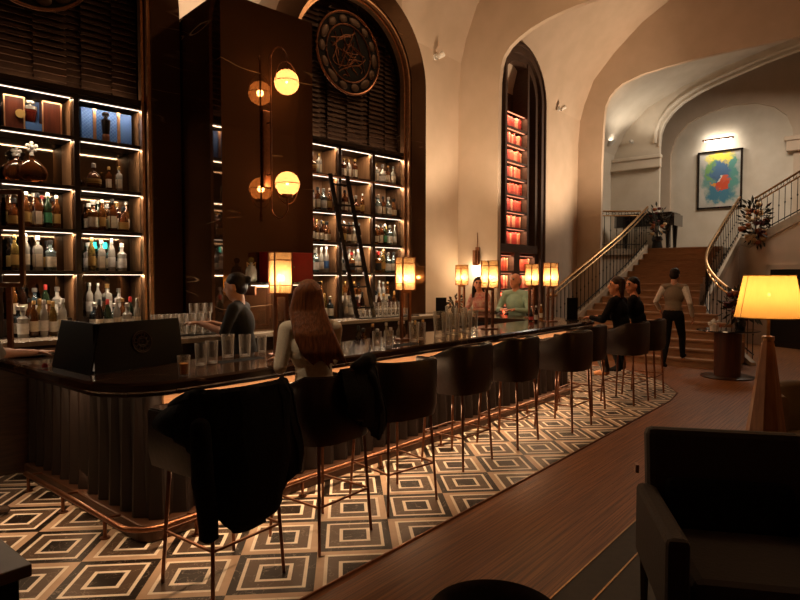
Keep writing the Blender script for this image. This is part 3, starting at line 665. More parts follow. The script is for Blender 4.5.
L.new(old, mx.inputs[6]); L.new(ln, mx.inputs[0]); L.new(mx.outputs[2], b.inputs['Base Color'])
hw = (c1 - c0) / 2 - .02
MB().span((-hw, .0, 0), (hw, .06, .33)).build('quilted_panel', m, r, bevel=.008)
for x in (-hw * .5, hw * .45): MB().span((x - .014, -.008, .0), (x + .014, .0, .33)).build('strap', M_copper, r)
d = MB().lathe([(.03, 0), (.035, .02), (.042, .10), (.045, .14), (.02, .16), (.018, .18)], (-.03, -.05, .08), 14).build('decanter', BM['dark'], r, smooth=True)
MB().lathe([(.03, .262), (.034, .285), (.02, .30)], (-.03, -.05, 0), 12).build('stopper', M_iron, d)
MB().lathe([(.035, 0), (.035, .06), (.03, .08)], (-.03, -.05, .0), 14).build('pedestal', M_bronze, r)
c0, c1 = NC[1]
r = empty('display_case', W((c0 + c1) / 2, -.14, z), 'open mahogany presentation case with a red decanter inside', 'display case', rz=WROT)
mh = mat('mahogany', (.10, .025, .012), .3, col2=(.06, .014, .008), scale=4, stretch=(6, 6, 1), coat=.4)
hw = (c1 - c0) / 2 - .03
MB().span((-hw, .09, 0), (hw, .11, .32)).build('case_back', LM['blue'], r)
for s_, nm in ((-1, 'case_door'), (1, 'case_door')):
    x0, x1 = sorted((s_ * hw, s_ * (hw - .17))); dd = MB().span((x0, -.01, 0), (x1, .09, .32)).build(nm, mh, r, bevel=.004)
    MB().span((x0, -.016, 0), (x0 + .012, -.01, .32)).span((x1 - .012, -.016, 0), (x1, -.01, .32)).span((x0, -.016, .308), (x1, -.01, .32)).build('brass_edge', M_copper, dd)
MB().span((-hw + .17, -.01, 0), (hw - .17, .09, .10)).build('plinth', LM['blue'], r)
d = MB().lathe([(.035, 0), (.045, .02), (.058, .09), (.058, .12)], (-.02, .03, .10), 16).build('decanter', BM['red'], r, smooth=True)
MB().lathe([(.06, .12), (.06, .15), (.022, .155), (.02, .17), (.045, .18), (.045, .20), (.01, .21)], (-.02, .03, .10), 14).build('decanter_collar', CM['silver'], d, smooth=True)
MB().cone((-.11, -.03, .16), (-.11, -.02, .16), .04, .04, 20).build('medal', LM['gold'], r)
# two round crystal decanters with carved stoppers
for i, (w, n) in enumerate((((c0 + c1) / 2 - .03, -.09), ((c0 + c1) / 2 - .13, -.21))):
    r = empty('decanter', W(w, n, LEV[2] + e), ['large round amber decanter with carved crystal stopper, front of the pair', 'round amber decanter partly behind the larger one'][i], 'decanter', rz=WROT)
    k = 1.0 - .12 * i
    MB().lathe([(.05 * k, 0), (.115 * k, .03), (.135 * k, .09), (.12 * k, .15), (.07 * k, .2), (.028 * k, .225), (.026 * k, .26)], seg=20, sy=.5).build('flask', BM['whisky'], r, smooth=True)
    mb = MB()
    for a in range(5): mb.ball((.035 * k * math.cos(a * PI / 2.5 + PI / 2), 0, .335 * k + .035 * k * math.sin(a * PI / 2.5 + PI / 2)), .022 * k, 8, 6)
    mb.ball((0, 0, .335 * k), .028 * k, 8, 6).cone((0, 0, .255), (0, 0, .32 * k), .022, .015, 10).build('stopper', BM['clear'], r, smooth=True)
# framed box on the upper shelf
c0, c1 = NC[2]
o = MB().span((-.15, 0, 0), (.12, .05, .13)).build('gift_box', mat('gift_box_silver', (.5, .42, .32), .35, .3), None, bevel=.004, loc=W((c0 + c1) / 2 - .02, -.25, LEV[2] + .3), rz=WROT)
bpy.data.objects.remove(o)
# glowing plaque standing in for a lit sign's reflection in the mirror back
q = W((c0 + c1) / 2 - .05, -.285, LEV[0] + .235)
sg = empty('sign_reflection', q, 'turquoise reflection of a lit sign behind lower bottles of the near alcove', 'sign', rz=WROT)
MB().span((-.085, 0, 0), (.085, .02, .065)).build('reflection_face', emis('turquoise_reflection', (.05, .8, .62), 1.6), sg, bevel=.01)
MB().span((-.09, .02, -.006), (.09, .034, .071)).build('plaque_backing', M_iron, sg)
MB().span((-.006, .022, -.2335), (.006, .032, 0)).build('plaque_foot', M_iron, sg)

# ================================================================ GLASSWARE
def tumbler_proto(nm, r0, r1, h, lab, group, loc, fill_=None):
    t = .003
    o = MB().lathe([(r0, 0), (r1, h), (r1 - t, h), (r0 - t, .012), (0.0005, .012)], seg=16).build(nm, M_glass, None, smooth=50, loc=loc)
    tag(o, lab, 'glass', group)
    if fill_: MB().lathe([(r0 - t - .001, .0125), (r0 + (r1 - r0) * .62 - t - .001, h * .62)], seg=16).build('drink', fill_, o, smooth=50)
    return o
t0 = tumbler_proto('beer_glass', .030, .040, .125, 'small glass of amber beer on the bar beside the black menu stand', None, pz(184, 376, 1.07) + V((0, 0, .0012)), mat('beer', (.95, .40, .06), .4))
GR = 'clear glasses standing on the bar top'
def on_bar(px, py): return pz(px, py, 1.0712)
first = tumbler_proto('mixing_glass', .036, .043, .15, 'clear mixing glass just beyond the amber beer', GR, on_bar(201, 365))
for (px, py, s, lb) in ((212, 363, 1.05, 'tall clear mixing glass second beyond the amber beer'), (228, 357, 1.15, 'tall clear glass before the bartender\'s hip'), (245, 356, 1.1, 'tall clear glass holding a bar spoon near the lantern'), (262, 352, .9, 'clear glass closest to the first lantern')):
    dup(first, on_bar(px, py), lb, scale=s)
for (px, py, s, lb) in ((377, 348, .95, 'clear tumbler on the bar beyond the long-haired woman, first of two'), (389, 347, .95, 'clear tumbler on the bar beyond the long-haired woman, second of two'), (414, 341, 1.2, 'tall clear glass beside the second lantern'), (421, 339, 1.1, 'tall clear glass just past the second lantern')):
    dup(first, on_bar(px, py), lb, scale=s)
CL = 'clear tall glasses clustered on the bar past the second lantern'
for i, (px, py) in enumerate(((440, 336), (447, 333), (454, 334), (461, 331), (467, 332), (473, 329), (451, 327), (459, 325), (468, 324))):
    dup(first, on_bar(px, py), 'clear tall glass in the cluster on the bar past the second lantern', group=CL, scale=1.45 if i % 3 else 1.7)
# racks of upturned glasses on the back counter
tumbler = tumbler_proto('tumbler', .033, .037, .095, 'clear tumbler in the stack beside the bartender', 'tumblers stacked beside the bartender', W(-.30, .12, 1.1306) + V((0, 0, 5)))
def rack(label, gl, w0, w1, n0, n1, zb, tiers):
    tr = wbox(MB(), w0 - .03, w1 + .03, n0 - .03, n1 + .03, zb, zb + .012).build('glass_tray', M_iron); tag(tr, 'black tray under the ' + label, 'tray')
    z = zb + .0126; d = .079
    for ti, (lo, hi, rows) in enumerate(tiers):
        nx = int((hi - lo) / d)
        for j in range(rows):
            for i in range(nx):
                dup(tumbler, W(lo + d * (i + .5), n1 - d * (j + .5), z), 'clear tumbler among the ' + label, group=gl)
        z += .0962
rack('tumblers stacked beside the bartender', 'tumblers stacked beside the bartender', -.31, .26, .80, .97, 1.1306, [(-.31, .26, 2), (-.31, .26, 2), (.02, .26, 1)])
rack('tumblers stacked on the counter under the ladder alcove', 'tumblers stacked under the ladder alcove', 2.62, 3.62, .22, .385, 1.1306, [(2.62, 3.55, 2), (2.86, 3.34, 1)])
bpy.data.objects.remove(tumbler)
# bottles on the service ledge below the ladder alcove
for i in range(11):
    k = KINDS[0][(i * 3) % len(KINDS[0])]; p = V((4.30 + i * .105, 4.12 + .03 * (i % 2), .9004))
    bottle(*k, p, '%s, %s along the service ledge behind the bar' % (desc(k), ORD[i]), 'bottles on the service ledge', .95)
# cruet bottles near the stair end
for i, (px, py) in enumerate(((536, 322), (541, 320), (531, 321))):
    k = [('tall', 'brown', 'white', 'white'), ('tall', 'orange', 'cream', 'white'), ('stubby', 'dark', 'red', 'black')][i]
    bottle(*k, on_bar(px, py), '%s beside the lantern next to the tall black menu' % desc(k), 'small bottles at the stair end of the bar', .7)
# ================================================================ THINGS ON AND NEAR THE BAR
M_stand = mat('menu_board_black', (.005, .0045, .005), .5, col2=(.007, .006, .006), scale=50, spec=.15)
M_emblem = mat('emblem_brown', (.035, .012, .008), .6)
r = empty('menu_screen', (1.61, 3.84, 1.0712), 'large folded black menu screen with round brown emblem on the bar corner', 'menu stand')
H_ = .315
def lean_panel(a, b, lean, h, th, name):
    a, b = V((*a, 0)), V((*b, 0)); n_ = V((-(b - a).y, (b - a).x, 0)).normalized()
    p = [a, b, b + n_ * th, a + n_ * th]; q = [x + n_ * lean + V((0, 0, h)) for x in p]
    q[0] += (b - a) * .03; q[3] += (b - a) * .03
    return MB().loft([p, q], caps=True).build(name, M_stand, r, bevel=.003), a, b, n_
lean_panel((0, .60), (0, .0), .06, H_, .012, 'left_panel')
pn, a, b_, n_ = lean_panel((.03, -.01), (.70, .11), .05, H_, .012, 'front_panel')
d_ = (b_ - a).normalized(); slope = (n_ * .05 + V((0, 0, H_))).normalized(); c = a.lerp(b_, .52) + (n_ * .05 + V((0, 0, H_))) * .55 - n_ * .004
mb = MB()
for rr, w_ in ((.072, .004), (.060, .0025), (.034, .003)): mb.tube([c + d_ * rr * math.cos(2 * PI * i / 32) + slope * rr * math.sin(2 * PI * i / 32) for i in range(32)], w_, 5, closed=True)
for i in range(12): t = 2 * PI * i / 12; mb.tube([c + (d_ * math.cos(t) + slope * math.sin(t)) * q for q in (.036, .058)], .003, 5)
sq = [c + d_ * x + slope * y for x, y in ((-.022, -.022), (.022, -.022), (.022, .022), (-.022, .022))]; mb.tube(sq, .004, 5, closed=True).ico(c, .009)
mb.build('emblem', M_emblem, pn)
MB().prism([(.02, .06), (.62, .15), (.55, .20), (.3, .45), (.02, .58)], .0, .012).build('base_tray', M_stand, r)
o = MB().span((-.08, -.006, 0), (.08, .006, .32)).span((-.08, -.05, 0), (.08, .05, .012)).build('table_menu', M_stand, None, bevel=.002, loc=(7.95, 3.50, 1.0712), rz=rad(-40)); tag(o, 'tall black menu standing on the bar near the stair end', 'menu')
o = MB().span((-.09, -.006, 0), (.09, .006, .27)).span((-.09, -.05, 0), (.09, .05, .012)).build('table_menu', M_stand, None, bevel=.002, loc=(8.02, 5.80, 1.0712), rz=rad(-40)); tag(o, 'black menu standing on the far side of the bar by the beige wall', 'menu')
o = MB().lathe([(.0, 0), (.018, .004), (.02, .015), (.012, .03), (.0, .036)], seg=12).build('bar_token', CM['red'], None, smooth=True, loc=pz(45, 368, 1.0712)); tag(o, 'small red piece lying on the bar beside the black menu screen', 'garnish')
o = MB().lathe([(.0, 0), (.05, 0), (.16, .014), (.165, .018), (.05, .006), (0, .006)], seg=28).build('round_tray', M_blackgloss, None, smooth=50, loc=pz(36, 356, 1.0712) + V((0, .05, .0))); tag(o, 'round black tray on the bar under the standing guest\'s hand', 'tray')
for i, (px, py, lb) in enumerate(((240, 360, 'dark bar mat under the glasses near the first lantern'), (402, 345, 'black bar mat on the bar before the second lantern'))):
    q = pz(px, py, 1.0706); o = MB().span((-.2, -.07, 0), (.2, .07, .0005)).build('bar_mat', M_black, None, loc=q); tag(o, lb, 'bar mat')
# flowers by the far menu
def blossoms(mb, c, R, n, r0, r1, seed, sub=1):
    q = random.Random(seed)
    for i in range(n): v = V((q.gauss(0, 1), q.gauss(0, 1), q.gauss(0, 1))).normalized() * q.uniform(.4, 1); mb.ico(V(c) + V((v.x * R[0], v.y * R[1], v.z * R[2])), q.uniform(r0, r1), sub)
    return mb
def leaves(mb, c, R, n, L_, seed):
    q = random.Random(seed)
    for i in range(n):
        v = V((q.gauss(0, 1), q.gauss(0, 1), q.gauss(0, 1))).normalized() * q.uniform(.5, 1.05); p = V(c) + V((v.x * R[0], v.y * R[1], v.z * R[2]))
        d = V((v.x, v.y, v.z + q.uniform(-.5, .5))).normalized(); s_ = d.cross(V((q.random(), q.random(), q.random() + .1))).normalized(); l = L_ * q.uniform(.6, 1.3)
        up = d.cross(s_) * l * .1
        mb.quad(p, p + d * l * .5 + s_ * l * .18 + up, p + d * l, p + d * l * .5 - s_ * l * .18 + up)
    return mb
M_leaf = mat('dark_leaves', (.030, .026, .012), .6, col2=(.016, .014, .008), scale=9)
M_bl = {'rust': mat('blossom_rust', (.34, .10, .028), .7, scale=30, bump=.4), 'cream': mat('blossom_cream', (.62, .42, .22), .7, scale=30, bump=.4), 'wine': mat('blossom_wine', (.10, .015, .015), .7, scale=30), 'white': mat('blossom_white', (.72, .70, .68), .7, scale=30, bump=.3)}
def bouquet(loc, label, R, n, mixr, seed, vase=None, L_=.2):
    r = empty('flower_arrangement', loc, label, 'flowers'); q = random.Random(seed); z0 = R[2] * .9
    if vase: MB().lathe(vase, seg=16).build('vase', M_blackgloss, r, smooth=50); z0 += vase[-1][1] * .8
    leaves(MB(), (0, 0, z0), R, n * 5, L_, seed).build('foliage', M_leaf, r)
    stems = MB()
    for i in range(10): a = q.uniform(0, 6.28); stems.tube([(0, 0, 0 if not vase else vase[-1][1] * .5), (math.cos(a) * R[0] * .5, math.sin(a) * R[1] * .5, z0), (math.cos(a) * R[0] * .9, math.sin(a) * R[1] * .9, z0 + R[2] * q.uniform(-.3, .9))], .006, 5)
    stems.build('stems', M_leaf, r)
    for i in range(n):
        v = V((q.gauss(0, 1), q.gauss(0, 1), q.gauss(0, 1))).normalized() * q.uniform(.6, 1); s_ = q.uniform(.8, 1.25) * min(R) * .25
        mb = MB().ico((0, 0, 0), (s_, s_, s_ * .8), 2)
        for a in range(6): mb.ico((s_ * .6 * math.cos(a), s_ * .6 * math.sin(a), s_ * .35), (s_ * .45, s_ * .45, s_ * .4), 1)
        mb.build('blossom', M_bl[q.choice(mixr)], r, smooth=True, loc=(v.x * R[0], v.y * R[1], z0 + v.z * R[2]))
    return r
bouquet((8.28, 5.70, 1.10), 'low bunch of red flowers on the far side of the bar', (.15, .13, .09), 8, ['wine', 'rust', 'wine'], 3, [(.05, -.0288), (.06, .05), (.05, .1)], .08)
# things on the marble pier
r = empty('pier_shelf', W(.92, 1.0, 1.60), 'short dark shelf fixed to the marble pier below the sconce', 'shelf', rz=WROT)
MB().span((-.44, -.26, 0), (.40, 0, .03)).build('shelf_board', M_blackgloss, r, bevel=.003)
MB().span((-.40, -.22, -.006), (.36, -.20, -.0005)).build('led_strip', M_led, r); light('AREA', 'pier_shelf_fill', W(.92, 1.20, 1.585), 9, (1, .74, .5), .8, .03, target=W(.2, 1.1, .9))  # strip and lamp added to brighten the stacked tumblers
for x in (-.36, .32): MB().span((x, -.2, -.10), (x + .02, 0, 0)).build('bracket', M_bronze, r)
o = empty('red_cabinet', W(.98, 1.02, 1.6305), 'dark red lacquered box on the pier shelf behind the first lantern', 'box', rz=WROT)
mr = mat('red_lacquer', (.45, .012, .010), .5, col2=(.36, .01, .008))
MB().span((-.26, -.18, 0), (.27, 0, .30)).build('box_body', mr, o, bevel=.006); MB().span((-.25, -.19, .01), (.0, -.18, .29)).build('box_door', mr, o, bevel=.003); MB().span((.005, -.19, .01), (.26, -.18, .29)).build('box_door', mr, o, bevel=.003)
for x in (-.02, .025): MB().ico((x, -.195, .15), .010, 1).build('knob', M_brass, o)
o = empty('perfume_decanter', W(.56, 1.14, 1.6305), 'pale round-shouldered decanter with ball stopper beside the dark red box', 'decanter')
MB().lathe([(.05, 0), (.062, .02), (.062, .11), (.045, .15), (.018, .165), (.018, .19)], seg=16, sy=.6).build('flask', BM['clear'], o, smooth=50); MB().ico((0, 0, .215), .03, 2).build('stopper', BM['gold'], o, smooth=True)
for s_ in (-1, 1): MB().tube([(s_ * .02, 0, .17), (s_ * .05, 0, .19), (s_ * .045, 0, .15)], .006, 6).build('handle', CM['gold'], o)
# brass frame at the very edge of the bar's short run
q = pd(9, 280, 4.75)
o = empty('brass_stand', (q.x, q.y, 1.0712), 'tall square brass frame standing on the short end of the bar', 'stand', rz=rad(-50))
z0, z1 = pd(9, 285, 4.75).z - 1.0712, pd(9, 192, 4.75).z - 1.0712
mb = MB()
for z_ in (z0, z1): mb.span((-.12, -.015, z_ - .018), (.12, .015, z_ + .018))
for x in (-.11, .11): mb.span((x - .018, -.015, z0), (x + .018, .015, z1))
mb.build('brass_frame', mat('aged_brass', (.20, .10, .04), .4, .8), o, bevel=.004)
MB().span((-.02, -.012, .02), (.02, .012, z0)).build('post', M_bronze, o); MB().span((-.09, -.07, 0), (.09, .07, .02)).build('base', M_bronze, o, bevel=.003)

# ================================================================ BACKLIT ARCHED BOOKCASE
YF = 5.90; tc_, Rr, zs = 10.93, 1.06, 5.30
M_bookwood = mat('bookcase_wood', (.075, .038, .022), .6, col2=(.05, .025, .014), scale=6, stretch=(1, 1, 12))
bk = empty('arched_bookcase', (tc_, YF, 0), 'tall dark arched wooden bookcase with rows of red backlit books', 'bookcase')
def ring2(mb, r0, r1, y0, y1):
    rg = []
    P = [(r, 0) for r in (1,)]
    pts = [(1, None)] + [(math.cos(PI * i / 24), math.sin(PI * i / 24)) for i in range(25)] + [(-1, None)]
    for c_, s_ in pts:
        z = lambda r: 0 if s_ is None else zs + r * s_
        rg.append([(r0 * c_, y0, z(r0)), (r1 * c_, y0, z(r1)), (r1 * c_, y1, z(r1)), (r0 * c_, y1, z(r0))])
    return mb.loft(rg, caps=True)
ring2(MB(), Rr - .22, Rr, 0, .43).build('outer_frame', M_bookwood, bk, smooth=35)
ring2(MB(), Rr - .36, Rr - .22, .07, .43).build('inner_frame', M_bookwood, bk, smooth=35)
ring2(MB(), Rr - .10, Rr - .06, -.03, 0).build('moulding', M_bookwood, bk, smooth=35)
MB().span((-Rr + .1, .40, 0), (Rr - .1, .43, zs + .9)).build('back_panel', M_bookwood, bk)
xl, xr = pY(504.5, 200, YF + .1).x - tc_, pY(525, 200, YF + .1).x - tc_
for x in (xl - .03, xr + .03): MB().span((x - .035, .05, 2.3), (x + .035, .40, zs + .72)).build('upright', M_bookwood, bk)
MB().span((-Rr + .3, .04, 2.17), (Rr - .3, .40, 2.33)).build('transom', M_bookwood, bk)
MB().span((-.12 + (xl + xr) / 2, .05, 0), (.12 + (xl + xr) / 2, .40, 2.2)).build('upright', M_bookwood, bk)
M_bled = emis('shelf_glow', (1, .40, .22), 1.0)
M_book = [mat('book_red_%s' % n, c, .55, col2=tuple(q * .75 for q in c), scale=40) for n, c in (('a', (.55, .06, .03)), ('b', (.65, .13, .06)), ('c', (.42, .035, .025)), ('d', (.7, .32, .18)))]
bq = random.Random(2)
BOOKS = []
def book(loc, w_, d, h, m):
    o = MB().span((-w_ / 2, 0, 0), (w_ / 2, d, h)).span((-w_ / 2 - .0006, -.002, h * .2), (w_ / 2 + .0006, 0, h * .24)).span((-w_ / 2 - .0006, -.002, h * .75), (w_ / 2 + .0006, 0, h * .79)).build('book', m, None, loc=loc)
    return o
def shelf_row(x0, x1, z, h, where):
    MB().span((x0, .06, z - .03), (x1, .40, z)).build('shelf', M_bookwood, bk)
    MB().span((x0 + .02, .10, z + h - .04), (x1 - .02, .14, z + h - .034)).build('light_strip', M_bled, bk)
    light('AREA', 'book_light', (tc_ + (x0 + x1) / 2, YF + .10, z + h - .045), 4.2, (1, .60, .36), x1 - x0 - .08, .03, target=(tc_ + (x0 + x1) / 2, YF + .17, z))
    x = x0 + .05; i = 0
    while True:
        w_ = bq.uniform(.05, .085)
        if x + w_ > x1 - .03: break
        hh = (h - .05) * bq.uniform(.78, .92)
        o = book((tc_ + x + w_ / 2, YF + .16, z + .0005), w_ - .006, .16, hh, bq.choice(M_book))
        tag(o, 'red book, %s of the %s' % (ORD[i], where), 'book', 'red books in the arched bookcase'); x += w_; i += 1
nrow = 8
ztop = pY(515, 112, YF + .1).z; zbot = 2.34; hrow = (ztop - zbot) / nrow
for k in range(nrow): shelf_row(xl, xr, zbot + k * hrow, hrow, '%s shelf up in the arched bookcase' % ORD[k])
xa, xb = pY(498, 280, YF + .1).x - tc_, pY(528, 280, YF + .1).x - tc_
for k in range(4):
    z = .75 + k * .35
    shelf_row(max(-Rr + .36, xa - .25), (xl + xr) / 2 - .12, z, .34, '%s low shelf, bookcase bay behind the mint shirt' % ORD[k])
    shelf_row((xl + xr) / 2 + .12, Rr - .37, z, .34, '%s low shelf, bookcase bay nearer the stairs' % ORD[k])
# ================================================================ WALL LIGHTS
q = pX(478, 256, 9.3)
r = empty('wall_sconce', q, 'small bronze wall sconce washing the arch pier with light', 'wall lamp')
MB().span((-.03, -.04, -.16), (0, .04, .16)).build('back_plate', M_bronze, r, bevel=.004); MB().cone((-.09, 0, -.18), (-.09, 0, .10), .05, .05, 16).build('lamp_tube', M_bronze, r, smooth=40)
MB().cone((-.09, 0, -.184), (-.09, 0, -.18), .042, .042, 16).build('lamp_lens', emis('sconce_lens', (1, .8, .55), 40), r)
MB().tube([(-.02, 0, .1), (-.02, 0, .42)], .006, 6).build('conduit', M_bronze, r)
def spot(p, n_, lab, es=3):
    r = empty('spot_lamp', p, lab, 'spotlight'); r.scale = (1.1,) * 3; n_ = V(n_)
    MB().cone((0, 0, 0), n_ * .03, .05, .05, 16).build('rose', M_white, r); MB().tube([n_ * .03, n_ * .10 + V((0, 0, -.02))], .012, 8).build('arm', M_white, r)
    MB().cone(n_ * .08 + V((-.03, 0, -.03)), n_ * .14 + V((.03, 0, .03)), .035, .05, 14).build('lamp_head', mat('lamp_white', (.8, .75, .68), .4), r, smooth=40)
    return r
spot(pY(435, 57, 6.30), (0, -1, 0), 'tiny white spotlight high on the beige wall beside the ladder alcove')
spot(pY(558, 109, 6.25), (0, -1, 0), 'tiny white spotlight on the wall beside the arched bookcase')
spot(pX(632, 142, 17.98), (-1, 0, 0), 'tiny white spotlight over the cornice near the piano')
q = pY(605, 143, 6.66)
r = empty('wall_uplight', (q.x, 6.66, q.z), 'white half-round wall uplight on the pale wall near the landing', 'wall lamp')
MB().lathe([(.05, -.1), (.16, .02), (.15, .02), (.04, -.07)], (0, -.14, 0), 16).build('bowl', M_white, r, smooth=40); MB().lathe([(.0, .0), (.13, .015)], (0, -.14, 0), 16).build('lamp_lens', emis('uplight_lens', (1, .9, .75), 10), r); MB().span((-.06, -.06, -.1), (.06, 0, 0)).build('bracket', M_white, r)
# ================================================================ PAINTING
a = pX(698, 153, TB - .05); b_ = pX(742, 207, TB - .05)
pw, ph = a.y - b_.y, a.z - b_.z; ctr = V((TB - .05, (a.y + b_.y) / 2, (a.z + b_.z) / 2))
r = empty('painting', ctr, 'framed abstract painting in blue, teal, yellow and red under a picture light', 'painting')
m = mat('painting_canvas', (.55, .52, .47), .7, scale=3); N, L, b = nodes(m)
tc = N.new('ShaderNodeTexCoord'); sp = N.new('ShaderNodeSeparateXYZ'); nz = N.new('ShaderNodeTexNoise'); nz.inputs['Scale'].default_value = 4.5; nz.inputs['Detail'].default_value = 8; nz.inputs['Roughness'].default_value = .62
L.new(tc.outputs['Object'], sp.inputs[0]); L.new(tc.outputs['Object'], nz.inputs[0]); nsep = N.new('ShaderNodeSeparateColor'); L.new(nz.outputs[1], nsep.inputs[0])
u = math_(N, L, 'ADD', math_(N, L, 'MULTIPLY', sp.outputs[1], -2 / pw), math_(N, L, 'MULTIPLY', math_(N, L, 'SUBTRACT', nsep.outputs[0], .5), 1.1))
v = math_(N, L, 'ADD', math_(N, L, 'MULTIPLY', sp.outputs[2], 2 / ph), math_(N, L, 'MULTIPLY', math_(N, L, 'SUBTRACT', nsep.outputs[1], .5), .9))
cc = b.inputs['Base Color'].links[0].from_socket
for (cu, cv, ru, rv, col) in ((.05, .04, .86, .92, (.14, .30, .28)), (.05, .68, .62, .36, (.85, .66, .08)), (-.35, .35, .26, .4, (.18, .36, .12)), (.55, .25, .22, .5, (.10, .30, .26)), (.05, .30, .46, .42, (.08, .17, .32)), (.0, -.42, .56, .38, (.06, .20, .30)), (.05, -.02, .3, .22, (.07, .14, .26)), (.14, -.18, .30, .17, (.62, .08, .03)), (-.3, -.22, .26, .07, (.72, .28, .04)), (.02, .02, .13, .10, (.72, .68, .6)), (.26, .06, .16, .12, (.7, .12, .05))):
    du = math_(N, L, 'POWER', math_(N, L, 'MULTIPLY', math_(N, L, 'SUBTRACT', u, cu), 1 / ru), 2); dv = math_(N, L, 'POWER', math_(N, L, 'MULTIPLY', math_(N, L, 'SUBTRACT', v, cv), 1 / rv), 2)
    mr_ = N.new('ShaderNodeMapRange'); mr_.inputs[1].default_value = 1.2; mr_.inputs[2].default_value = .6; L.new(math_(N, L, 'ADD', du, dv), mr_.inputs[0])
    mx = N.new('ShaderNodeMix'); mx.data_type = 'RGBA'; mx.inputs[7].default_value = (*col, 1); L.new(cc, mx.inputs[6]); L.new(mr_.outputs[0], mx.inputs[0]); cc = mx.outputs[2]
L.new(cc, b.inputs['Base Color'])
MB().span((.0, -pw / 2 + .05, -ph / 2 + .05), (.02, pw / 2 - .05, ph / 2 - .05)).build('canvas', m, r)
mb = MB()
for y in (-pw / 2, pw / 2 - .055): mb.span((-.03, y, -ph / 2), (.03, y + .055, ph / 2))
for z in (-ph / 2, ph / 2 - .055): mb.span((-.03, -pw / 2, z), (.03, pw / 2, z + .055))
mb.build('picture_frame', M_blackgloss, r)
q = pX(718, 139, TB - .28)
r = empty('picture_light', q, 'slim dark picture light mounted above the painting', 'wall lamp')
MB().cone((0, -.42, 0), (0, .42, 0), .03, .03, 12).build('lamp_tube', M_bronze, r, smooth=40); MB().span((-.015, -.36, -.035), (.015, .36, -.028)).build('lamp_lens', emis('picture_lens', (1, .93, .82), 25), r)
for y in (-.2, .2): MB().tube([(0, y, 0), (.28, y, .04)], .012, 6).build('arm', M_bronze, r)
light('AREA', 'picture_wash', (q.x + .06, q.y, q.z + .06), 4.5, (1, .90, .74), .8, .06, target=(TB, q.y, q.z + .05))
light('AREA', 'picture_down', (q.x, q.y, q.z - .06), 7, (1, .88, .72), .8, .05, target=(TB, q.y, q.z - .9))

# ================================================================ STAIRS
def lerp_tab(tab, x):
    if x <= tab[0][0]: return tab[0][1]
    for (a, u_), (b2, v_) in zip(tab, tab[1:]):
        if x <= b2: return u_ + (v_ - u_) * (x - a) / (b2 - a)
    return tab[-1][1]
RB = [pd(752, 312, 11.3), pd(735, 297, 11.8), pd(715, 281, 12.4), pd(705, 266, 12.9), pd(706, 252, 13.5), pd(715, 236, 14.2), pd(727, 216, 15.0), pd(738, 199, 15.6)]
Ltab = [(11.7, 5.84), (12.2, 5.82), (12.9, 5.70), (14, 5.48), (15, 5.30), (15.9, 5.2), (16.8, 5.15)]
Rtab = [(p.x, p.y + .10) for p in RB]
M_step = mat('stair_runner', (.34, .18, .085), .75, col2=(.22, .11, .05), scale=5, stretch=(1, 1.2, 30), bump=.2)
st = empty('staircase', (12, 4.2, 0), 'wide flared staircase with brown treads rising to the piano landing', 'staircase'); SO = V((12, 4.2, 0))
NS, X0, RUN, RISE = 16, 12.0, .30, .1525
for i in range(NS):
    xa, xb = X0 + i * RUN, X0 + (i + 1) * RUN + (0 if i < NS - 1 else .02); z = (i + 1) * RISE
    la, lb, ra_, rb_ = lerp_tab(Ltab, xa), lerp_tab(Ltab, xb), lerp_tab(Rtab, xa), lerp_tab(Rtab, xb)
    mb = MB().prism([(xa - 12, ra_ - 4.2), (xb - 12 - .001, rb_ - 4.2), (xb - 12 - .001, lb - 4.2), (xa - 12, la - 4.2)], 0 if i < 2 else z - .4, z)
    mb.prism([(xa - 12 - .025, ra_ - 4.2), (xa - 12, ra_ - 4.2), (xa - 12, la - 4.2), (xa - 12 - .025, la - 4.2)], z - .035, z)
    mb.build('step', M_step, st)
M_string = mat('stringer_stone', (.46, .36, .26), .6, scale=6)
def strip_wall(mb, pts, z_lo, th, dz=0):
    rg = []
    for i, p in enumerate(pts):
        a_ = pts[max(0, i - 1)]; b2 = pts[min(len(pts) - 1, i + 1)]; n_ = V((-(b2 - a_).y, (b2 - a_).x, 0)).normalized() * th
        lo = z_lo(p) if callable(z_lo) else z_lo
        rg.append([(p.x, p.y, lo), (p.x, p.y, p.z + dz), (p.x + n_.x, p.y + n_.y, p.z + dz), (p.x + n_.x, p.y + n_.y, lo)])
    return mb.loft(rg, caps=True)
def stepz(x): return max(0.03, min(2.44, (x - X0) / RUN * RISE + .10))
Lpts = [V((12.0 + i * .24, lerp_tab(Ltab, 12.0 + i * .24) + .012, 0)) for i in range(21)]
for p in Lpts: p.z = stepz(p.x) + .12
mb = MB(); strip_wall(mb, [p - SO for p in Lpts], lambda p: max(-.0, p.z - .5), -.10 * -1); mb.build('stringer', M_string, st, smooth=40)
Rpts = [V((p.x, p.y, max(.06, p.z - .98))) for p in RB]
FA, FB = pd(752, 239, 15.2), pd(800, 213.5, 14.0); FC = FB + (FB - FA) * 1.6
Rall = Rpts + [FA, FB, FC]
mb = MB(); strip_wall(mb, [p - SO for p in Rall], lambda p: max(0, p.z - .22), -.10, 0); mb.build('stringer', M_string, st, smooth=40)
struct(strip_wall(MB(), [p - V((0, 0, .222)) for p in Rall], 0, -.08).build('wall_flight', M_plaster, smooth=40), 'beige wall beneath the rising right-hand flight of stairs', 'wall')
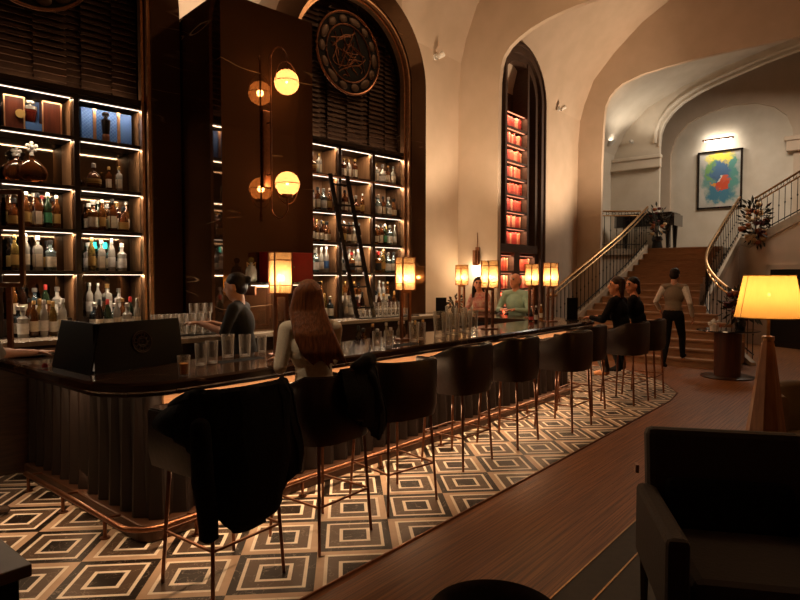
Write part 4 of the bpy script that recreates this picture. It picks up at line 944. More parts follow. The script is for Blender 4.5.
# landing
struct(MB().prism([(15.75, 6.7), (16.0, 6.2), (16.81, 5.2), (16.82, lerp_tab(Rtab, 16.8) + .05), (19.8, lerp_tab(Rtab, 16.8) + .05), (19.8, 6.74), (18, 6.74)], 2.28, 2.44).build('floor_landing', M_string), 'raised stone landing at the top of the stairs', 'floor')
struct(MB().prism([(15.85, 6.7), (16.05, 6.25), (16.82, 5.3), (17, 6.7)], 0, 2.28).build('wall_landing', M_plaster), 'plain plaster block under the piano landing', 'wall')
# railings
def railing(pts, label, cat='railing', spacing=.17, hgt=1.0, scroll=None):
    """pts: top of handrail"""
    o = pts[0].copy(); r = empty('stair_railing', (o.x, o.y, 0), label, cat); o.z = 0
    def cr(P):
        out = []
        for i in range(len(P) - 1):
            p0, p1, p2, p3 = P[max(0, i - 1)], P[i], P[i + 1], P[min(len(P) - 1, i + 2)]
            for k in range(8):
                t = k / 8; out.append(.5 * ((2 * p1) + (p2 - p0) * t + (2 * p0 - 5 * p1 + 4 * p2 - p3) * t * t + (3 * p1 - p0 - 3 * p2 + p3) * t ** 3))
        return out + [P[-1]]
    S = [p - o for p in cr(pts)]
    D = V((0, 0, 1))
    MB().tube(S, .033, 10, flat=.7).build('handrail', M_brass, r, smooth=True)
    MB().tube([p - D * .12 for p in S], .018, 6).build('upper_rail', M_brass, r); MB().tube([p - D * (hgt - .10) for p in S], .014, 6).build('lower_rail', M_iron, r)
    acc = 0; nxt = .03; k = 0; rings = MB()
    for a_, b2 in zip(S, S[1:]):
        L_ = (b2 - a_).length
        while nxt <= acc + L_:
            p = a_.lerp(b2, (nxt - acc) / L_)
            mb = MB().tube([p - D * .12, p - D * (hgt - .005)], .0085, 6)
            mb.ball(p - D * (.12 + (hgt - .2) * .5), (.017, .017, .03), 8, 6)
            if k < 95: mb.build('baluster', M_iron, r)
            tdir = (b2 - a_).normalized(); q = p + tdir * spacing * .5 - D * .06
            rings.tube([q + tdir * .042 * math.cos(2 * PI * j / 12) + D * .042 * math.sin(2 * PI * j / 12) for j in range(12)], .008, 5, closed=True)
            nxt += spacing; k += 1
        acc += L_
    rings.build('ring_frieze', M_iron, r)
    if scroll: MB().tube([S[0] + scroll * (.16 * (1 - j / 20) * math.sin(j * .45)) + V((0, 0, -.0)) + scroll.cross(D) * .16 * (1 - j / 20) * (math.cos(j * .45) - 1) for j in range(16)], .03, 8).build('scroll_end', M_brass, r, smooth=True); MB().tube([S[0], S[0] - D * (hgt - .012)], .025, 8).build('newel', M_iron, r)
    return r
railing([V((x, lerp_tab(Ltab, x) + .05, stepz(x) + 1.13)) for x in (12.1, 12.5, 12.9, 13.6, 14.3, 15.0, 15.8, 16.55)], 'curved brass-capped iron railing on the bar side of the stairs', scroll=V((0, -1, 0)))
railing([V((p.x, p.y - .04, max(p.z, 1.06) + .05)) for p in RB], 'curved brass-capped iron railing waisted in behind the table flowers')
railing([FA + V((.0, -.05, 1.02)), FA.lerp(FB, .5) + V((0, -.05, 1.02)), FB + V((0, -.05, 1.02)), FC + V((0, -.05, 1.02))], 'straight iron railing of the flight rising beyond the painting')
railing([V((15.98, 6.35, 3.46)), V((16.30, 6.0, 3.46)), V((16.72, 5.45, 3.46))], 'short iron railing on the landing before the piano')
bouquet(V((16.64, 4.98, 2.63)), 'tall dark flower arrangement at the railing top beside the piano', (.20, .20, .46), 14, ['cream', 'rust', 'wine'], 8, [(.12, -.0095), (.14, .05), (.12, .12)], .14)
o = MB().cone((16.64, 4.98, 2.4402), (16.64, 4.98, 2.6199), .14, .11, 18).build('flower_pedestal', M_iron, None, smooth=40); tag(o, 'small black pedestal under the piano-side flowers', 'pedestal')
qf = pd(747, 236, 15.35)
fo = pd(755, 243, 14.85)
fr_ = bouquet(fo, 'large autumn flower arrangement tied where the two upper railings meet', (.30, .30, .56), 38, ['cream', 'rust', 'rust', 'wine', 'cream'], 9, None, .16)
MB().tube([(0, 0, .3), (.25, .02, .7), (.36, .03, 1.1)], .015, 6).build('added_bracket', M_iron, fr_)  # bracket added as a support; the flowers are tied to the railing
zp = 2.44
# black panel standing in for the shade of the open doorway under the flight
ab = (FB - FA); ab.z = 0; ang = math.atan2(ab.y, ab.x); nn = V((-ab.y, ab.x, 0)).normalized(); nn = nn if nn.dot(-FB) > 0 else -nn
q = FA.lerp(FB, .98); q.z = 0; q += nn * .03
mb = MB().span((-.62, -.06, 0), (.95, .0, 1.86)); struct(mb.build('doorway_panel', M_blackgloss, None, loc=q, rz=ang), 'dark doorway under the rising flight of stairs', 'door')
mb = MB().span((-.74, -.08, 0), (-.62, .03, 1.98)).span((-.74, -.08, 1.86), (.95, .03, 1.98)); struct(mb.build('trim_9', M_plaster, None, loc=q, rz=ang), 'plaster architrave round the dark doorway', 'trim')
# ================================================================ PIANO
r = empty('grand_piano', (17.40, 5.52, 2.44), 'black grand piano on the landing behind the railing', 'piano')
pl = [(-.42, -.78), (.42, -.78), (.44, -.55), (.42, .10), (.30, .52), (.05, .76), (-.25, .80), (-.42, .66)]
MB().prism(pl, .62, .95).build('case', M_blackgloss, r, bevel=.015); MB().prism([(x * 1.03, y * 1.02) for x, y in pl], .955, .985).build('lid', M_blackgloss, r, bevel=.006)
MB().span((-.40, -.86, .62), (.40, -.785, .93)).build('fall_board', M_blackgloss, r)
for x, y in ((-.32, -.68), (.34, -.68), (.0, .55)): MB().cone((x, y, 0), (x, y, .625), .04, .075, 10).build('leg', M_blackgloss, r, smooth=40)
MB().span((-.05, -.66, .05), (.05, -.60, .62)).build('pedal_lyre', M_blackgloss, r)
# ================================================================ LOUNGE FURNITURE
q = pz(727, 377, 0)
r = empty('pedestal_table', (q.x, q.y, .001), 'round table on a thick drum pedestal beside the stairs', 'table')
MB().lathe([(.0, .0), (.40, .0), (.41, .012), (.39, .025), (0, .025)], seg=36).build('base_disc', M_wooddk, r, smooth=40); MB().cone((0, 0, .025), (0, 0, .77), .20, .21, 28).build('drum_pedestal', mat('drum_wood', (.10, .035, .02), .4, col2=(.06, .02, .012), scale=4, stretch=(8, 8, .5)), r, smooth=40)
MB().lathe([(0, .77), (.46, .77), (.48, .785), (.47, .80), (0, .80)], seg=40).build('table_top', M_blackgloss, r, smooth=40)
bouquet(V((q.x + .12, q.y - .16, .82)), 'dark leafy bouquet on the round pedestal table', (.30, .30, .26), 14, ['wine', 'rust', 'wine'], 21, [(.07, -.0183), (.09, .08), (.07, .16)], .16)
qq = pz(714, 331, .802)
rr_ = empty('white_flower_pot', V((qq.x, qq.y, .8012)), 'small white pot of white blossoms on the round table', 'flowers')
MB().lathe([(.06, 0), (.07, .1), (.066, .1), (.055, .01)], seg=16).build('pot', M_bl['white'], rr_, smooth=40); blossoms(MB(), (0, 0, .14), (.08, .08, .06), 16, .022, .034, 4).build('white_blossoms', M_bl['white'], rr_, smooth=True)
# floor lamp
r = empty('floor_lamp', (5.0, .72, .0041), 'tall floor lamp with turned wooden cone base and glowing cream shade', 'lamp')
MB().lathe([(.0, 0), (.215, 0), (.22, .02), (.205, .05), (.125, .58), (.045, 1.17), (.036, 1.22), (.036, 1.235), (0, 1.235)], seg=8).build('base', M_woodlamp, r)
MB().lathe([(.04, 1.22), (.042, 1.235), (.04, 1.25), (.02, 1.255)], seg=20).build('collar', M_brass, r, smooth=40); MB().cone((0, 0, 1.25), (0, 0, 1.52), .012, .012, 10).build('stem', M_brass, r)
LS = shade_mat('linen_shade', (.46, .31, .145), .85, .30, (1, .75, .4))
sh = MB().lathe([(.218, 1.385), (.162, 1.688), (.160, 1.688), (.216, 1.385)], seg=40); 
ms = sh.build('lamp_shade', LS, r, smooth=60)
MB().tube([(.2185 * math.cos(2 * PI * i / 40), .2185 * math.sin(2 * PI * i / 40), 1.386) for i in range(40)], .004, 5, closed=True).build('shade_trim', mat('shade_trim', (.6, .42, .2), .7), ms); MB().tube([(.162 * math.cos(2 * PI * i / 40), .162 * math.sin(2 * PI * i / 40), 1.687) for i in range(40)], .004, 5, closed=True).build('shade_trim', mat('shade_trim', (.6, .42, .2), .7), ms)
a_ = math.atan2(-.72, -5.0) - rad(52)
MB().tube([(.2195 * math.cos(a_), .2195 * math.sin(a_), 1.388), (.1635 * math.cos(a_), .1635 * math.sin(a_), 1.685)], .0022, 5).build('shade_seam', M_bronze, ms)
MB().ball((0, 0, 1.55), .010, 12, 8).build('filament', M_fil, r); light('POINT', 'floor_lamp_light', (0, 0, 1.55), 17, (1, .73, .44), .035).parent = r
# armchair in the lounge
M_up = mat('brown_upholstery', (.020, .0105, .0065), .85, col2=(.016, .0085, .005), scale=60, bump=.2, sheen=.1)
fx, fy = -.885, -.466
r = empty('armchair', (3.05, .50, .0045), 'dark brown upholstered armchair with square arms facing the viewer', 'armchair', rz=math.atan2(fy, fx) - PI / 2); r.scale = (1.05, 1.03, 1.02)
Mt = Matrix.Rotation(rad(10), 4, 'X')
MB().box((0, -.36, .64), (.70, .13, .47), M=Mt).build('backrest', M_up, r, bevel=.035)
MB().box((0, -.24, .53), (.56, .10, .26), M=Matrix.Rotation(rad(14), 4, 'X')).build('back_cushion', M_black, r, bevel=.04)
MB().span((-.30, -.32, .30), (.30, .36, .44)).build('seat_cushion', M_up, r, bevel=.04)
MB().span((-.34, -.36, .20), (.34, .34, .30)).build('seat_frame', M_up, r, bevel=.01)
for s_ in (-1, 1): MB().span((s_ * .31 if s_ > 0 else -.40, -.34, .24), (.40 if s_ > 0 else -.31, .36, .60)).build('armrest', M_up, r, bevel=.025)
for x in (-.36, .36):
    for y in (-.30, .31): MB().cone((x, y, 0), (x, y, .245), .016, .022, 4).build('leg', M_wooddk, r)
MB().span((.395, -.33, .66), (.41, -.28, .70)).build('back_bracket', M_bronze, r)
def tub(loc, label, R, h, rz, m=M_up):
    r = empty('tub_chair', loc, label, 'armchair', rz=rz); rg = []
    for i in range(25):
        a = PI - rad(15) + i * (PI + rad(30)) / 24; c_, s_ = math.cos(a), math.sin(a); zt = h - .10 * max(0, s_ + .3)
        rg.append([(R * c_, R * s_, .16), (R * 1.02 * c_, R * 1.02 * s_, zt - .05), (R * .99 * c_, R * .99 * s_, zt - .012), (R * .93 * c_, R * .93 * s_, zt), (R * .86 * c_, R * .86 * s_, zt - .012), (R * .82 * c_, R * .82 * s_, zt - .05), (R * .8 * c_, R * .8 * s_, .16)])
    MB().loft(rg, caps=True).build('backrest', m, r, smooth=50); MB().lathe([(0, .2), (R * .79, .2), (R * .79, .40), (R * .7, .44), (0, .45)], seg=28).build('seat', m, r, smooth=50)
    for x, y in ((-.6, -.6), (.6, -.6), (-.6, .6), (.6, .6)): MB().cone((x * R, y * R, 0), (x * R * .95, y * R * .95, .205), .014, .02, 8).build('leg', M_wooddk, r)
q = pd(829, 400, 4.55)
tub((q.x, q.y, .001), 'rounded chair catching lamplight beside the floor lamp', .40, .83, rad(120), mat('taupe_velvet', (.15, .11, .08), .8, sheen=.2))
q = pd(498, 590, 1.62)
tub((q.x + .02, q.y + .02, .0045), 'rounded dark chair back peeking up at the edge of the timber walkway', .20, .735, rad(130))
r = empty('side_cabinet', (.385, 2.52, .0055), 'dark square side table corner by the marble floor', 'table')
MB().span((-.30, -.38, .705), (.32, .5, .745)).build('table_top', mat('side_top', (.09, .055, .035), .45, scale=6), r, bevel=.004); MB().span((-.27, -.35, .02), (.29, .47, .705)).build('base', M_blackgloss, r)
# ================================================================ PEOPLE
import numpy as np
class Body:
    def __init__(s): s.P = []
    def cap(s, a, b, r0, r1, tag): s.P.append(('c', V(a), V(b), r0, r1, tag)); return s
    def ell(s, c, r, tag, M=None): s.P.append(('e', V(c), V(r), M or Matrix.Identity(3), 0, tag)); return s
    def chain(s, pts, rs, tag):
        for (a, b), (r0, r1) in zip(zip(pts, pts[1:]), zip(rs, rs[1:])): s.cap(a, b, r0, r1, tag)
        return s
    def build(s, name, tagmats, parent=None, vox=.011, smooth_it=3):
        mb = MB()
        for p in s.P:
            if p[0] == 'c':
                _, a, b, r0, r1, _t = p
                mb.ico(a, r0, 2); mb.ico(b, r1, 2)
                if (b - a).length > 1e-4: mb.cone(a, b, r0, r1, 14)
            else: mb.ball(p[1], p[2], 18, 12, p[3].to_4x4())
        tmp = mb.build('tmp_body', [], None)
        md = tmp.modifiers.new('r', 'REMESH'); md.mode = 'VOXEL'; md.voxel_size = vox
        sm = tmp.modifiers.new('s', 'SMOOTH'); sm.iterations = smooth_it; sm.factor = .5
        dg = bpy.context.evaluated_depsgraph_get(); me = bpy.data.meshes.new_from_object(tmp.evaluated_get(dg)); old = tmp.data; bpy.data.objects.remove(tmp); bpy.data.meshes.remove(old)
        me.name = name; tags = []
        for t in tagmats: tags.append(t); me.materials.append(tagmats[t])
        nf = len(me.polygons); cen = np.empty(nf * 3, np.float32); me.polygons.foreach_get('center', cen); cen = cen.reshape(-1, 3)
        best = np.full(nf, 1e9); idx = np.zeros(nf, np.int32)
        for p in s.P:
            if p[0] == 'c':
                a, b = np.array(p[1]), np.array(p[2]); ab = b - a; L2 = max(1e-9, float(ab @ ab)); t = np.clip(((cen - a) @ ab) / L2, 0, 1)
                d = np.linalg.norm(cen - a - t[:, None] * ab, axis=1) - (p[3] + (p[4] - p[3]) * t)
            else:
                Mi = np.array(p[3].inverted()); q = (cen - np.array(p[1])) @ Mi.T / np.array(p[2]); d = (np.linalg.norm(q, axis=1) - 1) * min(p[2])
            k = tags.index(p[5]); m_ = d < best; best[m_] = d[m_]; idx[m_] = k
        me.polygons.foreach_set('material_index', idx); me.polygons.foreach_set('use_smooth', [True] * nf)
        o = bpy.data.objects.new(name, me); COL.objects.link(o)
        if parent: o.parent = parent
        return o
def add_head(B, c, yaw, pitch=0, neck=None, k=1.0):
    """c: head centre; yaw 0 looks along +y"""
    R = (Matrix.Rotation(yaw, 3, 'Z') @ Matrix.Rotation(pitch, 3, 'X')); f = lambda x, y, z: V(c) + R @ V((x * k, y * k, z * k))
    B.ell(f(0, -.008, .02), (.075 * k, .095 * k, .098 * k), 'skin', R); B.ell(f(0, .018, -.045), (.058 * k, .070 * k, .072 * k), 'skin', R)
    B.cap(f(0, .088, .012), f(0, .104, -.022), .010 * k, .015 * k, 'skin')            # nose
    B.ell(f(0, .045, -.098), (.026 * k, .030 * k, .020 * k), 'skin', R)               # chin
    for s_ in (-1, 1):
        B.ell(f(s_ * .077, -.005, -.01), (.012 * k, .024 * k, .034 * k), 'skin', R)   # ear
        B.ell(f(s_ * .031, .079, .012), (.009 * k, .011 * k, .006 * k), 'eye', R)     # eye
        B.cap(f(s_ * .016, .084, .034), f(s_ * .045, .076, .034), .006 * k, .005 * k, 'brow')
    B.ell(f(0, .083, -.058), (.024 * k, .012 * k, .009 * k), 'lip', R)
    if neck is not None: B.cap(neck, f(0, -.02, -.06), .056 * k, .050 * k, 'skin')
    return f
def add_hand(B, w, d, palm_n, curl=.5, side=1):
    """w wrist, d pointing direction, palm_n palm normal; five fingers"""
    d = V(d).normalized(); n = V(palm_n); n = (n - d * n.dot(d)).normalized(); x = d.cross(n) * side
    B.ell(V(w) + d * .045, (.040, .048, .016), 'skin', Matrix((x, d, n)).transposed())
    for i, (o, l) in enumerate(((-.030, .070), (-.010, .080), (.010, .076), (.030, .060))):
        a = V(w) + d * .085 + x * o; b = a + d * l * .45 + n * l * .2 * curl; c = b + (d * (1 - curl) + n * curl).normalized() * l * .55
        B.chain([V(w) + d * .05 + x * o * .9, a, b, c], [.010, .0095, .009, .008], 'skin')
    a = V(w) + d * .03 - x * .035; B.chain([a, a + d * .03 - x * .025 + n * .01, a + d * .06 - x * .026 + n * .025], [.012, .011, .009], 'skin')
def figure(J, k=1.0, female=False, sleeve='long', skirt=None):
    B = Body(); pel, che, nk = V(J['pelvis']), V(J['chest']), V(J['neck']); up = (nk - pel).normalized()
    yaw = J.get('yaw', 0); R = Matrix.Rotation(yaw, 3, 'Z')
    w = .9 if female else 1.0
    B.ell(pel, (.165 * k, .118 * k, .12 * k), 'bottom', R); mid = pel.lerp(che, .5)
    B.ell(mid, (.140 * w * k, .105 * k, .15 * k), 'top', R); B.ell(che, (.170 * w * k, .118 * k, .17 * k), 'top', R)
    B.ell(pel.lerp(mid, .55), (.150 * w * k, .112 * k, .11 * k), 'top', R)
    sh = {}
    for s_, sd in ((-1, 'L'), (1, 'R')):
        S = V(J.get('sh' + sd, nk + R @ V((s_ * .175 * w * k, 0, -.055 * k)))); E = V(J['el' + sd]); Wr = V(J['wr' + sd])
        B.cap(nk + V((0, 0, -.03)), S, .052 * k, .056 * k, 'top'); B.chain([S, E], [.056 * k, .044 * k], 'sleeve')
        cuff = E.lerp(Wr, .9 if sleeve == 'long' else .02)
        B.chain([E, cuff], [.043 * k, .034 * k if sleeve == 'long' else .042 * k], 'sleeve'); B.cap(E.lerp(Wr, .05), Wr, .036 * k, .026 * k, 'skin') if sleeve != 'long' else B.cap(E.lerp(Wr, .6), Wr, .028 * k, .025 * k, 'skin')
        hd = V(J.get('hd' + sd, (Wr - E))); add_hand(B, Wr, hd, J.get('pn' + sd, (0, 0, -1)), J.get('curl', .45), s_)
        H = pel + R @ V((s_ * .088 * k, 0, -.03 * k)); K, A = V(J['kn' + sd]), V(J['an' + sd]); T = V(J.get('to' + sd, A + R @ V((0, .17 * k, -.05 * k))))
        B.chain([H, K, A], [.092 * k, .062 * k, .044 * k], 'bottom'); B.cap(A, A + V((0, 0, -.03)), .042 * k, .040 * k, 'ankle')
        B.chain([A + V((0, 0, -.045 * k)), A.lerp(T, .6) + V((0, 0, -.012 * k)), T], [.042 * k, .038 * k, .028 * k], 'shoe')
    f = add_head(B, J['head'], J.get('hyaw', yaw), J.get('hpitch', 0), nk, k)
    return B, f
def person(J, mats, label, loc, rz, k=1.0, female=False, sleeve='long', vox=.011):
    B, f = figure(J, k, female, sleeve)
    d = {'skin': M_skin, 'eye': M_eye, 'lip': M_lip}; d.update(mats)
    for t in ('top', 'bottom', 'sleeve', 'shoe'): d.setdefault(t, M_black)
    d.setdefault('ankle', d['bottom']); d.setdefault('brow', d.get('hair', M_eye))
    o = B.build('person', d, None, vox); o.location = loc; o.rotation_euler.z = rz; tag(o, label, 'person'); return o, f
def hairmat(n, c): return mat('hair_' + n, c, .45, col2=tuple(q * .5 for q in c), scale=14, stretch=(6, 6, .5), bump=.6, detail=5, spec=.25)
H_red, H_dark, H_grey, H_brown = hairmat('auburn', (.27, .088, .028)), hairmat('black', (.014, .009, .007)), hairmat('grey', (.34, .27, .21)), hairmat('brown', (.06, .028, .014))
def short_hair(o, f, m, k=1.0, bun=False, bald=False, long_=None, vox=.010):
    B = Body(); R = f(0, 0, 0)
    ax = [(f(1, 0, 0) - R), (f(0, 1, 0) - R), (f(0, 0, 1) - R)]; M = Matrix([a.normalized() for a in ax]).transposed()
    if not bald: B.ell(f(0, -.022, .046), (.082 * k, .098 * k, .088 * k), 'h', M)
    B.ell(f(0, -.05, .0), (.080 * k, .066 * k, .082 * k), 'h', M)
    if bun: B.ell(f(0, -.125, .05), (.036, .034, .036), 'h')
    if long_: 
        for pts, rs in long_: B.chain([V(p) for p in pts], rs, 'h')
    return B.build('hair', {'h': m}, o, vox, 2)
seat = .785 + FZ
# --- the long-haired woman on the second stool
cream = mat('cream_knit', (.82, .72, .55), .85, col2=(.74, .63, .47), scale=90, bump=.3); jeans = mat('pale_jeans', (.34, .34, .34), .8, scale=60)
r2 = lambda x, y, z: tuple(Matrix.Rotation(rad(-32), 3, 'Z') @ V((x, y, 0)) + V((0, 0, z)))
J = dict(yaw=rad(-32), pelvis=(0, -.02, seat + .127), chest=(-.005, .0, 1.20), neck=(-.01, .01, 1.395), head=(.0, .04, 1.535), hyaw=rad(-44),
         elL=(-.215, .06, 1.10), wrL=(-.05, .335, 1.115), elR=(.20, .06, 1.11), wrR=(.20, .33, 1.115), hdL=(.5, 1, -.02), hdR=(-.6, 1, -.02),
         knL=(-.10, .40, seat + .078), knR=(.09, .40, seat + .078), anL=(-.17, .27, .412), anR=(.02, .27, .412), toL=(-.17, .40, .352), toR=(.02, .40, .352))
o, f = person(J, {'top': cream, 'sleeve': cream, 'bottom': jeans, 'shoe': M_white, 'hair': H_red}, 'woman with long auburn hair and cream sweater seated at the bar, seen from behind', (2.645, 2.945, 0), rad(-6), .98, True, vox=.0095)
lg = []
for i in range(9):
    x = (i - 4) / 4; y0 = -.075 - .03 * (1 - x * x)
    lg.append(([f(x * .062, y0 + .02, .05), f(x * .085, -.085, -.08), r2(x * .10 + .0, -.13, 1.31), r2(x * .110 + .045, -.155, 1.20), r2(x * .105 + .10, -.155, 1.09 + .06 * ((i * 5) % 4) / 3 + .03 * abs(x))], [.034, .036, .032, .022, .005]))
short_hair(o, f, H_red, 1.0, long_=lg, vox=.009)
# --- bartender
dk = mat('black_shirt', (.008, .007, .0065), .9, col2=(.006, .005, .005), scale=40, bump=.2)
J = dict(pelvis=(0, 0, .95), chest=(0, .03, 1.25), neck=(0, .05, 1.45), head=(0, .085, 1.585), hpitch=rad(-8), elL=(-.25, .10, 1.20), wrL=(-.17, .34, 1.27), elR=(.24, .12, 1.18), wrR=(.12, .36, 1.25), hdL=(.2, 1, .1), hdR=(-.2, 1, .1),
         knL=(-.10, .02, .50), knR=(.10, .03, .50), anL=(-.11, -.02, .09), anR=(.11, .0, .09), toL=(-.12, .17, .035), toR=(.12, .19, .035))
o, f = person(J, {'top': dk, 'sleeve': dk, 'bottom': M_black, 'hair': H_dark}, 'bartender in a black shirt with dark tied hair, bent over glasses behind the bar', (3.25, 4.53, .0051), math.atan2(.80, -.60) - PI / 2, 1.0, True, 'short')
short_hair(o, f, H_dark, 1.0, bun=True)
# --- man in mint shirt beyond the far side of the bar
mint = mat('mint_shirt', (.36, .52, .44), .8, col2=(.30, .45, .38), scale=14, bump=.2)
face = mat('ruddy_skin', (.72, .30, .18), .55, scale=20)
def seated(dx=0, lean=.06): return dict(pelvis=(0, -.02, seat + .127), chest=(0, lean, 1.21), neck=(0, lean * 1.3, 1.41), head=(0, lean * 1.8, 1.555),
    elL=(-.25, .16, 1.10), wrL=(-.12, .40, 1.125), elR=(.25, .16, 1.10), wrR=(.08, .40, 1.125), hdL=(.8, 1, 0), hdR=(-.8, .6, 0),
    knL=(-.12, .40, seat + .078), knR=(.12, .40, seat + .078), anL=(-.12, .26, .40), anR=(.12, .26, .40), toL=(-.12, .38, .335), toR=(.12, .38, .335))
J = seated(0, .05); J['hyaw'] = rad(-18); J['hpitch'] = rad(8)
dup(s0, (9.02, 4.93, FZ), 'bar stool under the man in mint, across the bar', rz=rad(95))
o, f = person(J, {'top': mint, 'sleeve': mint, 'bottom': M_black, 'skin': face, 'hair': H_grey}, 'balding man in a mint shirt seated before the red bookcase', (9.0, 4.93, 0), rad(95), 1.0, False)
o.scale = (1.07,) * 3; o.location.z = -seat * .07 + .004
short_hair(o, f, H_grey, 1.0, bald=True)
# --- woman in a floral top behind the third lantern
flor = mat('floral_top', (.45, .12, .10), .8, col2=(.55, .36, .28), scale=22)
J = seated(0, .08); J['hyaw'] = rad(35)
dup(s0, (9.0, 5.58, FZ), 'bar stool under the woman in a floral top, across the bar', rz=rad(82))
o, f = person(J, {'top': flor, 'sleeve': flor, 'bottom': M_black, 'skin': face, 'hair': H_dark}, 'woman in a red floral top with long dark hair, half behind a lantern', (8.97, 5.57, 0), rad(82), 1.0, True)
short_hair(o, f, H_dark, 1.0, long_=[([f(s_ * .06, -.03, .05), f(s_ * .085, -.03, -.08), f(s_ * .10, -.02, -.22)], [.035, .035, .02]) for s_ in (-1, 1)] + [([f(x, -.09, 0), f(x, -.09, -.25)], [.04, .03]) for x in (-.04, .04)])
# --- pair at the stair end
J = seated(0, .05); J['hyaw'] = rad(30); J['anL'] = (-.08, .20, .42); J['toL'] = (-.09, .33, .355); J['anR'] = (.02, .22, .41)
J['toR'] = (.02, .34, .345)
o, f = person(J, {'top': M_black, 'sleeve': M_black, 'bottom': mat('grey_jeans', (.10, .10, .10), .8, scale=50), 'skin': face, 'shoe': mat('tan_shoe', (.42, .17, .06), .5), 'hair': H_brown}, 'person in a loose black top with lamplit face, seated towards the stairs', (8.11, 2.86, 0), rad(-4), 1.03, True)
short_hair(o, f, H_brown, 1.03, long_=[([f(s_ * .055, -.05, .05), f(s_ * .07, -.06, -.07), f(s_ * .06, -.07, -.15)], [.035, .035, .02]) for s_ in (-1, 0, 1)])
J = seated(0, .07); J['hyaw'] = rad(55)
o, f = person(J, {'top': M_black, 'sleeve': M_black, 'bottom': M_black, 'skin': face, 'hair': H_dark}, 'dark-haired person in black on the last stool, beyond the lamplit guest', (8.79, 2.84, 0), rad(6), 1.0, True)
short_hair(o, f, H_dark, 1.0, long_=[([f(s_ * .055, -.05, .05), f(s_ * .07, -.06, -.10)], [.035, .03]) for s_ in (-1, 0, 1)])
# --- waiter walking to the stairs
vest = mat('taupe_vest', (.20, .15, .10), .8, scale=60); shirt = mat('white_shirt', (.66, .60, .53), .8, scale=30, bump=.2)
J = dict(pelvis=(0, 0, .95), chest=(0, .03, 1.25), neck=(0, .04, 1.46), head=(0, .075, 1.61), hpitch=rad(-10), elL=(-.28, -.03, 1.15), wrL=(-.27, .18, 1.00), elR=(.28, -.06, 1.14), wrR=(.29, .08, .90),
         knL=(-.09, -.02, .50), knR=(.10, .20, .55), anL=(-.09, -.20, .12), anR=(.10, .24, .155 + .085), toL=(-.09, -.06, .035), toR=(.10, .41, .155 + .035), pnL=(1, 0, 0), pnR=(-1, 0, 0))
o, f = person(J, {'top': vest, 'sleeve': shirt, 'bottom': M_black, 'hair': H_dark}, 'waiter in a taupe vest and white shirt walking to the stairs, seen from behind', (11.70, 3.20, .0012), rad(-90), 1.0)
o.scale = (1.07, 1.07, 1.06); short_hair(o, f, H_dark, 1.0)
# --- guest at the very edge, one forearm on the bar
J = dict(pelvis=(0, 0, .97), chest=(0, .04, 1.27), neck=(0, .06, 1.47), head=(0, .10, 1.62), elL=(-.26, .10, 1.16), wrL=(-.20, .36, 1.115), elR=(.20, .16, 1.15), wrR=(.05, .44, 1.118), hdL=(0, 1, 0), hdR=(-.1, 1, 0), curl=.15,
         knL=(-.10, .05, .50), knR=(.12, .05, .50), anL=(-.11, .0, .09), anR=(.12, .02, .09), toL=(-.11, .19, .035), toR=(.12, .21, .035))
o, f = person(J, {'top': dk, 'sleeve': mat('grey_sleeve', (.22, .21, .20), .8, scale=40), 'bottom': M_black, 'shoe': mat('brown_shoe', (.05, .028, .018), .4), 'hair': H_brown}, 'guest in dark clothes standing at the short end of the bar, hand on it', (1.22, 4.93, .0052), rad(-90), 1.0, False, 'short')
short_hair(o, f, H_brown, 1.0)

# ================================================================ COATS
def drape(name, st_, us, hem, label, thick=.03, seed=1, inner=.12, bulge=.02):
    x0, y0, a_ = st_; q = random.Random(seed); P0 = stool_path(0, 60); n = len(P0) - 1; rows = []
    m = 40; ph = [q.uniform(0, 6.28) for _ in range(4)]
    outer, innr = [], []
    for i in range(m + 1):
        u = us[0] + (us[1] - us[0]) * i / m; p = P0[max(0, min(n, round(u * n)))]; d = p.normalized(); zt = top_z(p) + .016
        hz = hem(u); col = []
        for j in range(22):
            v = j / 21
            if v < .15: t = v / .15; rr = -.085 * (1 - t) - .02; z = zt - inner * (1 - t)
            elif v < .25: t = (v - .15) / .10; rr = -.02 + .05 * t; z = zt + .024 * math.sin(t * PI)
            else:
                t = (v - .25) / .75; z = zt - (zt - hz) * t; rr = .03 + .02 * min(1, t * 3) + bulge * math.sin(t * 2.2) - max(0, z < .72) * .0
                rr += (.012 + .02 * t) * math.sin(u * 26 + ph[0] + 1.5 * t) * min(1, t * 2) + .008 * math.sin(u * 61 + ph[1] + 4 * t)
                rr = max(rr, .024)
            col.append(p + d * rr + V((.012 * math.sin(z * 17 + ph[2]) * (v > .3), 0, z)))
        rows.append(col)
    mb = MB(); mb.loft(rows, closed=False); o = mb.build(name, M_black, None, smooth=True)
    s = o.modifiers.new('thick', 'SOLIDIFY'); s.thickness = .012; s.offset = 0
    o.location = (x0, y0, FZ); o.rotation_euler.z = rad(a_); return o
def hem1(u): return .53 + .08 * math.sin(u * 9 + .5) + .06 * math.sin(u * 23) + max(0, .42 - u) * 2.0
o = drape('coat', ST[0], (.22, .68), hem1, '', .028, 3, bulge=.03); tag(o, 'long black coat draped over the stool nearest the bar corner', 'coat')
sl = Body(); 
p = V((-.33, -.27, 0)); sl.chain([p + V((0, .0, .95)), p + V((-.01, -.03, .70)), p + V((.02, -.02, .55)), p + V((.03, -.015, .42))], [.05, .055, .052, .047], 's')
k = sl.build('coat_sleeve', {'s': M_black}, o, .012); mbx = MB().cone(p + V((.03, -.015, .402)), p + V((.03, -.015, .42)), .048, .046, 14).build('cuff', M_black, k)
o = drape('jacket', ST[1], (.46, .93), lambda u: .64 + .05 * math.sin(u * 20) + max(0, .6 - u) * 1.6, '', .03, 8, bulge=.03); tag(o, 'black jacket bunched over the back of the long-haired woman\'s stool', 'jacket')
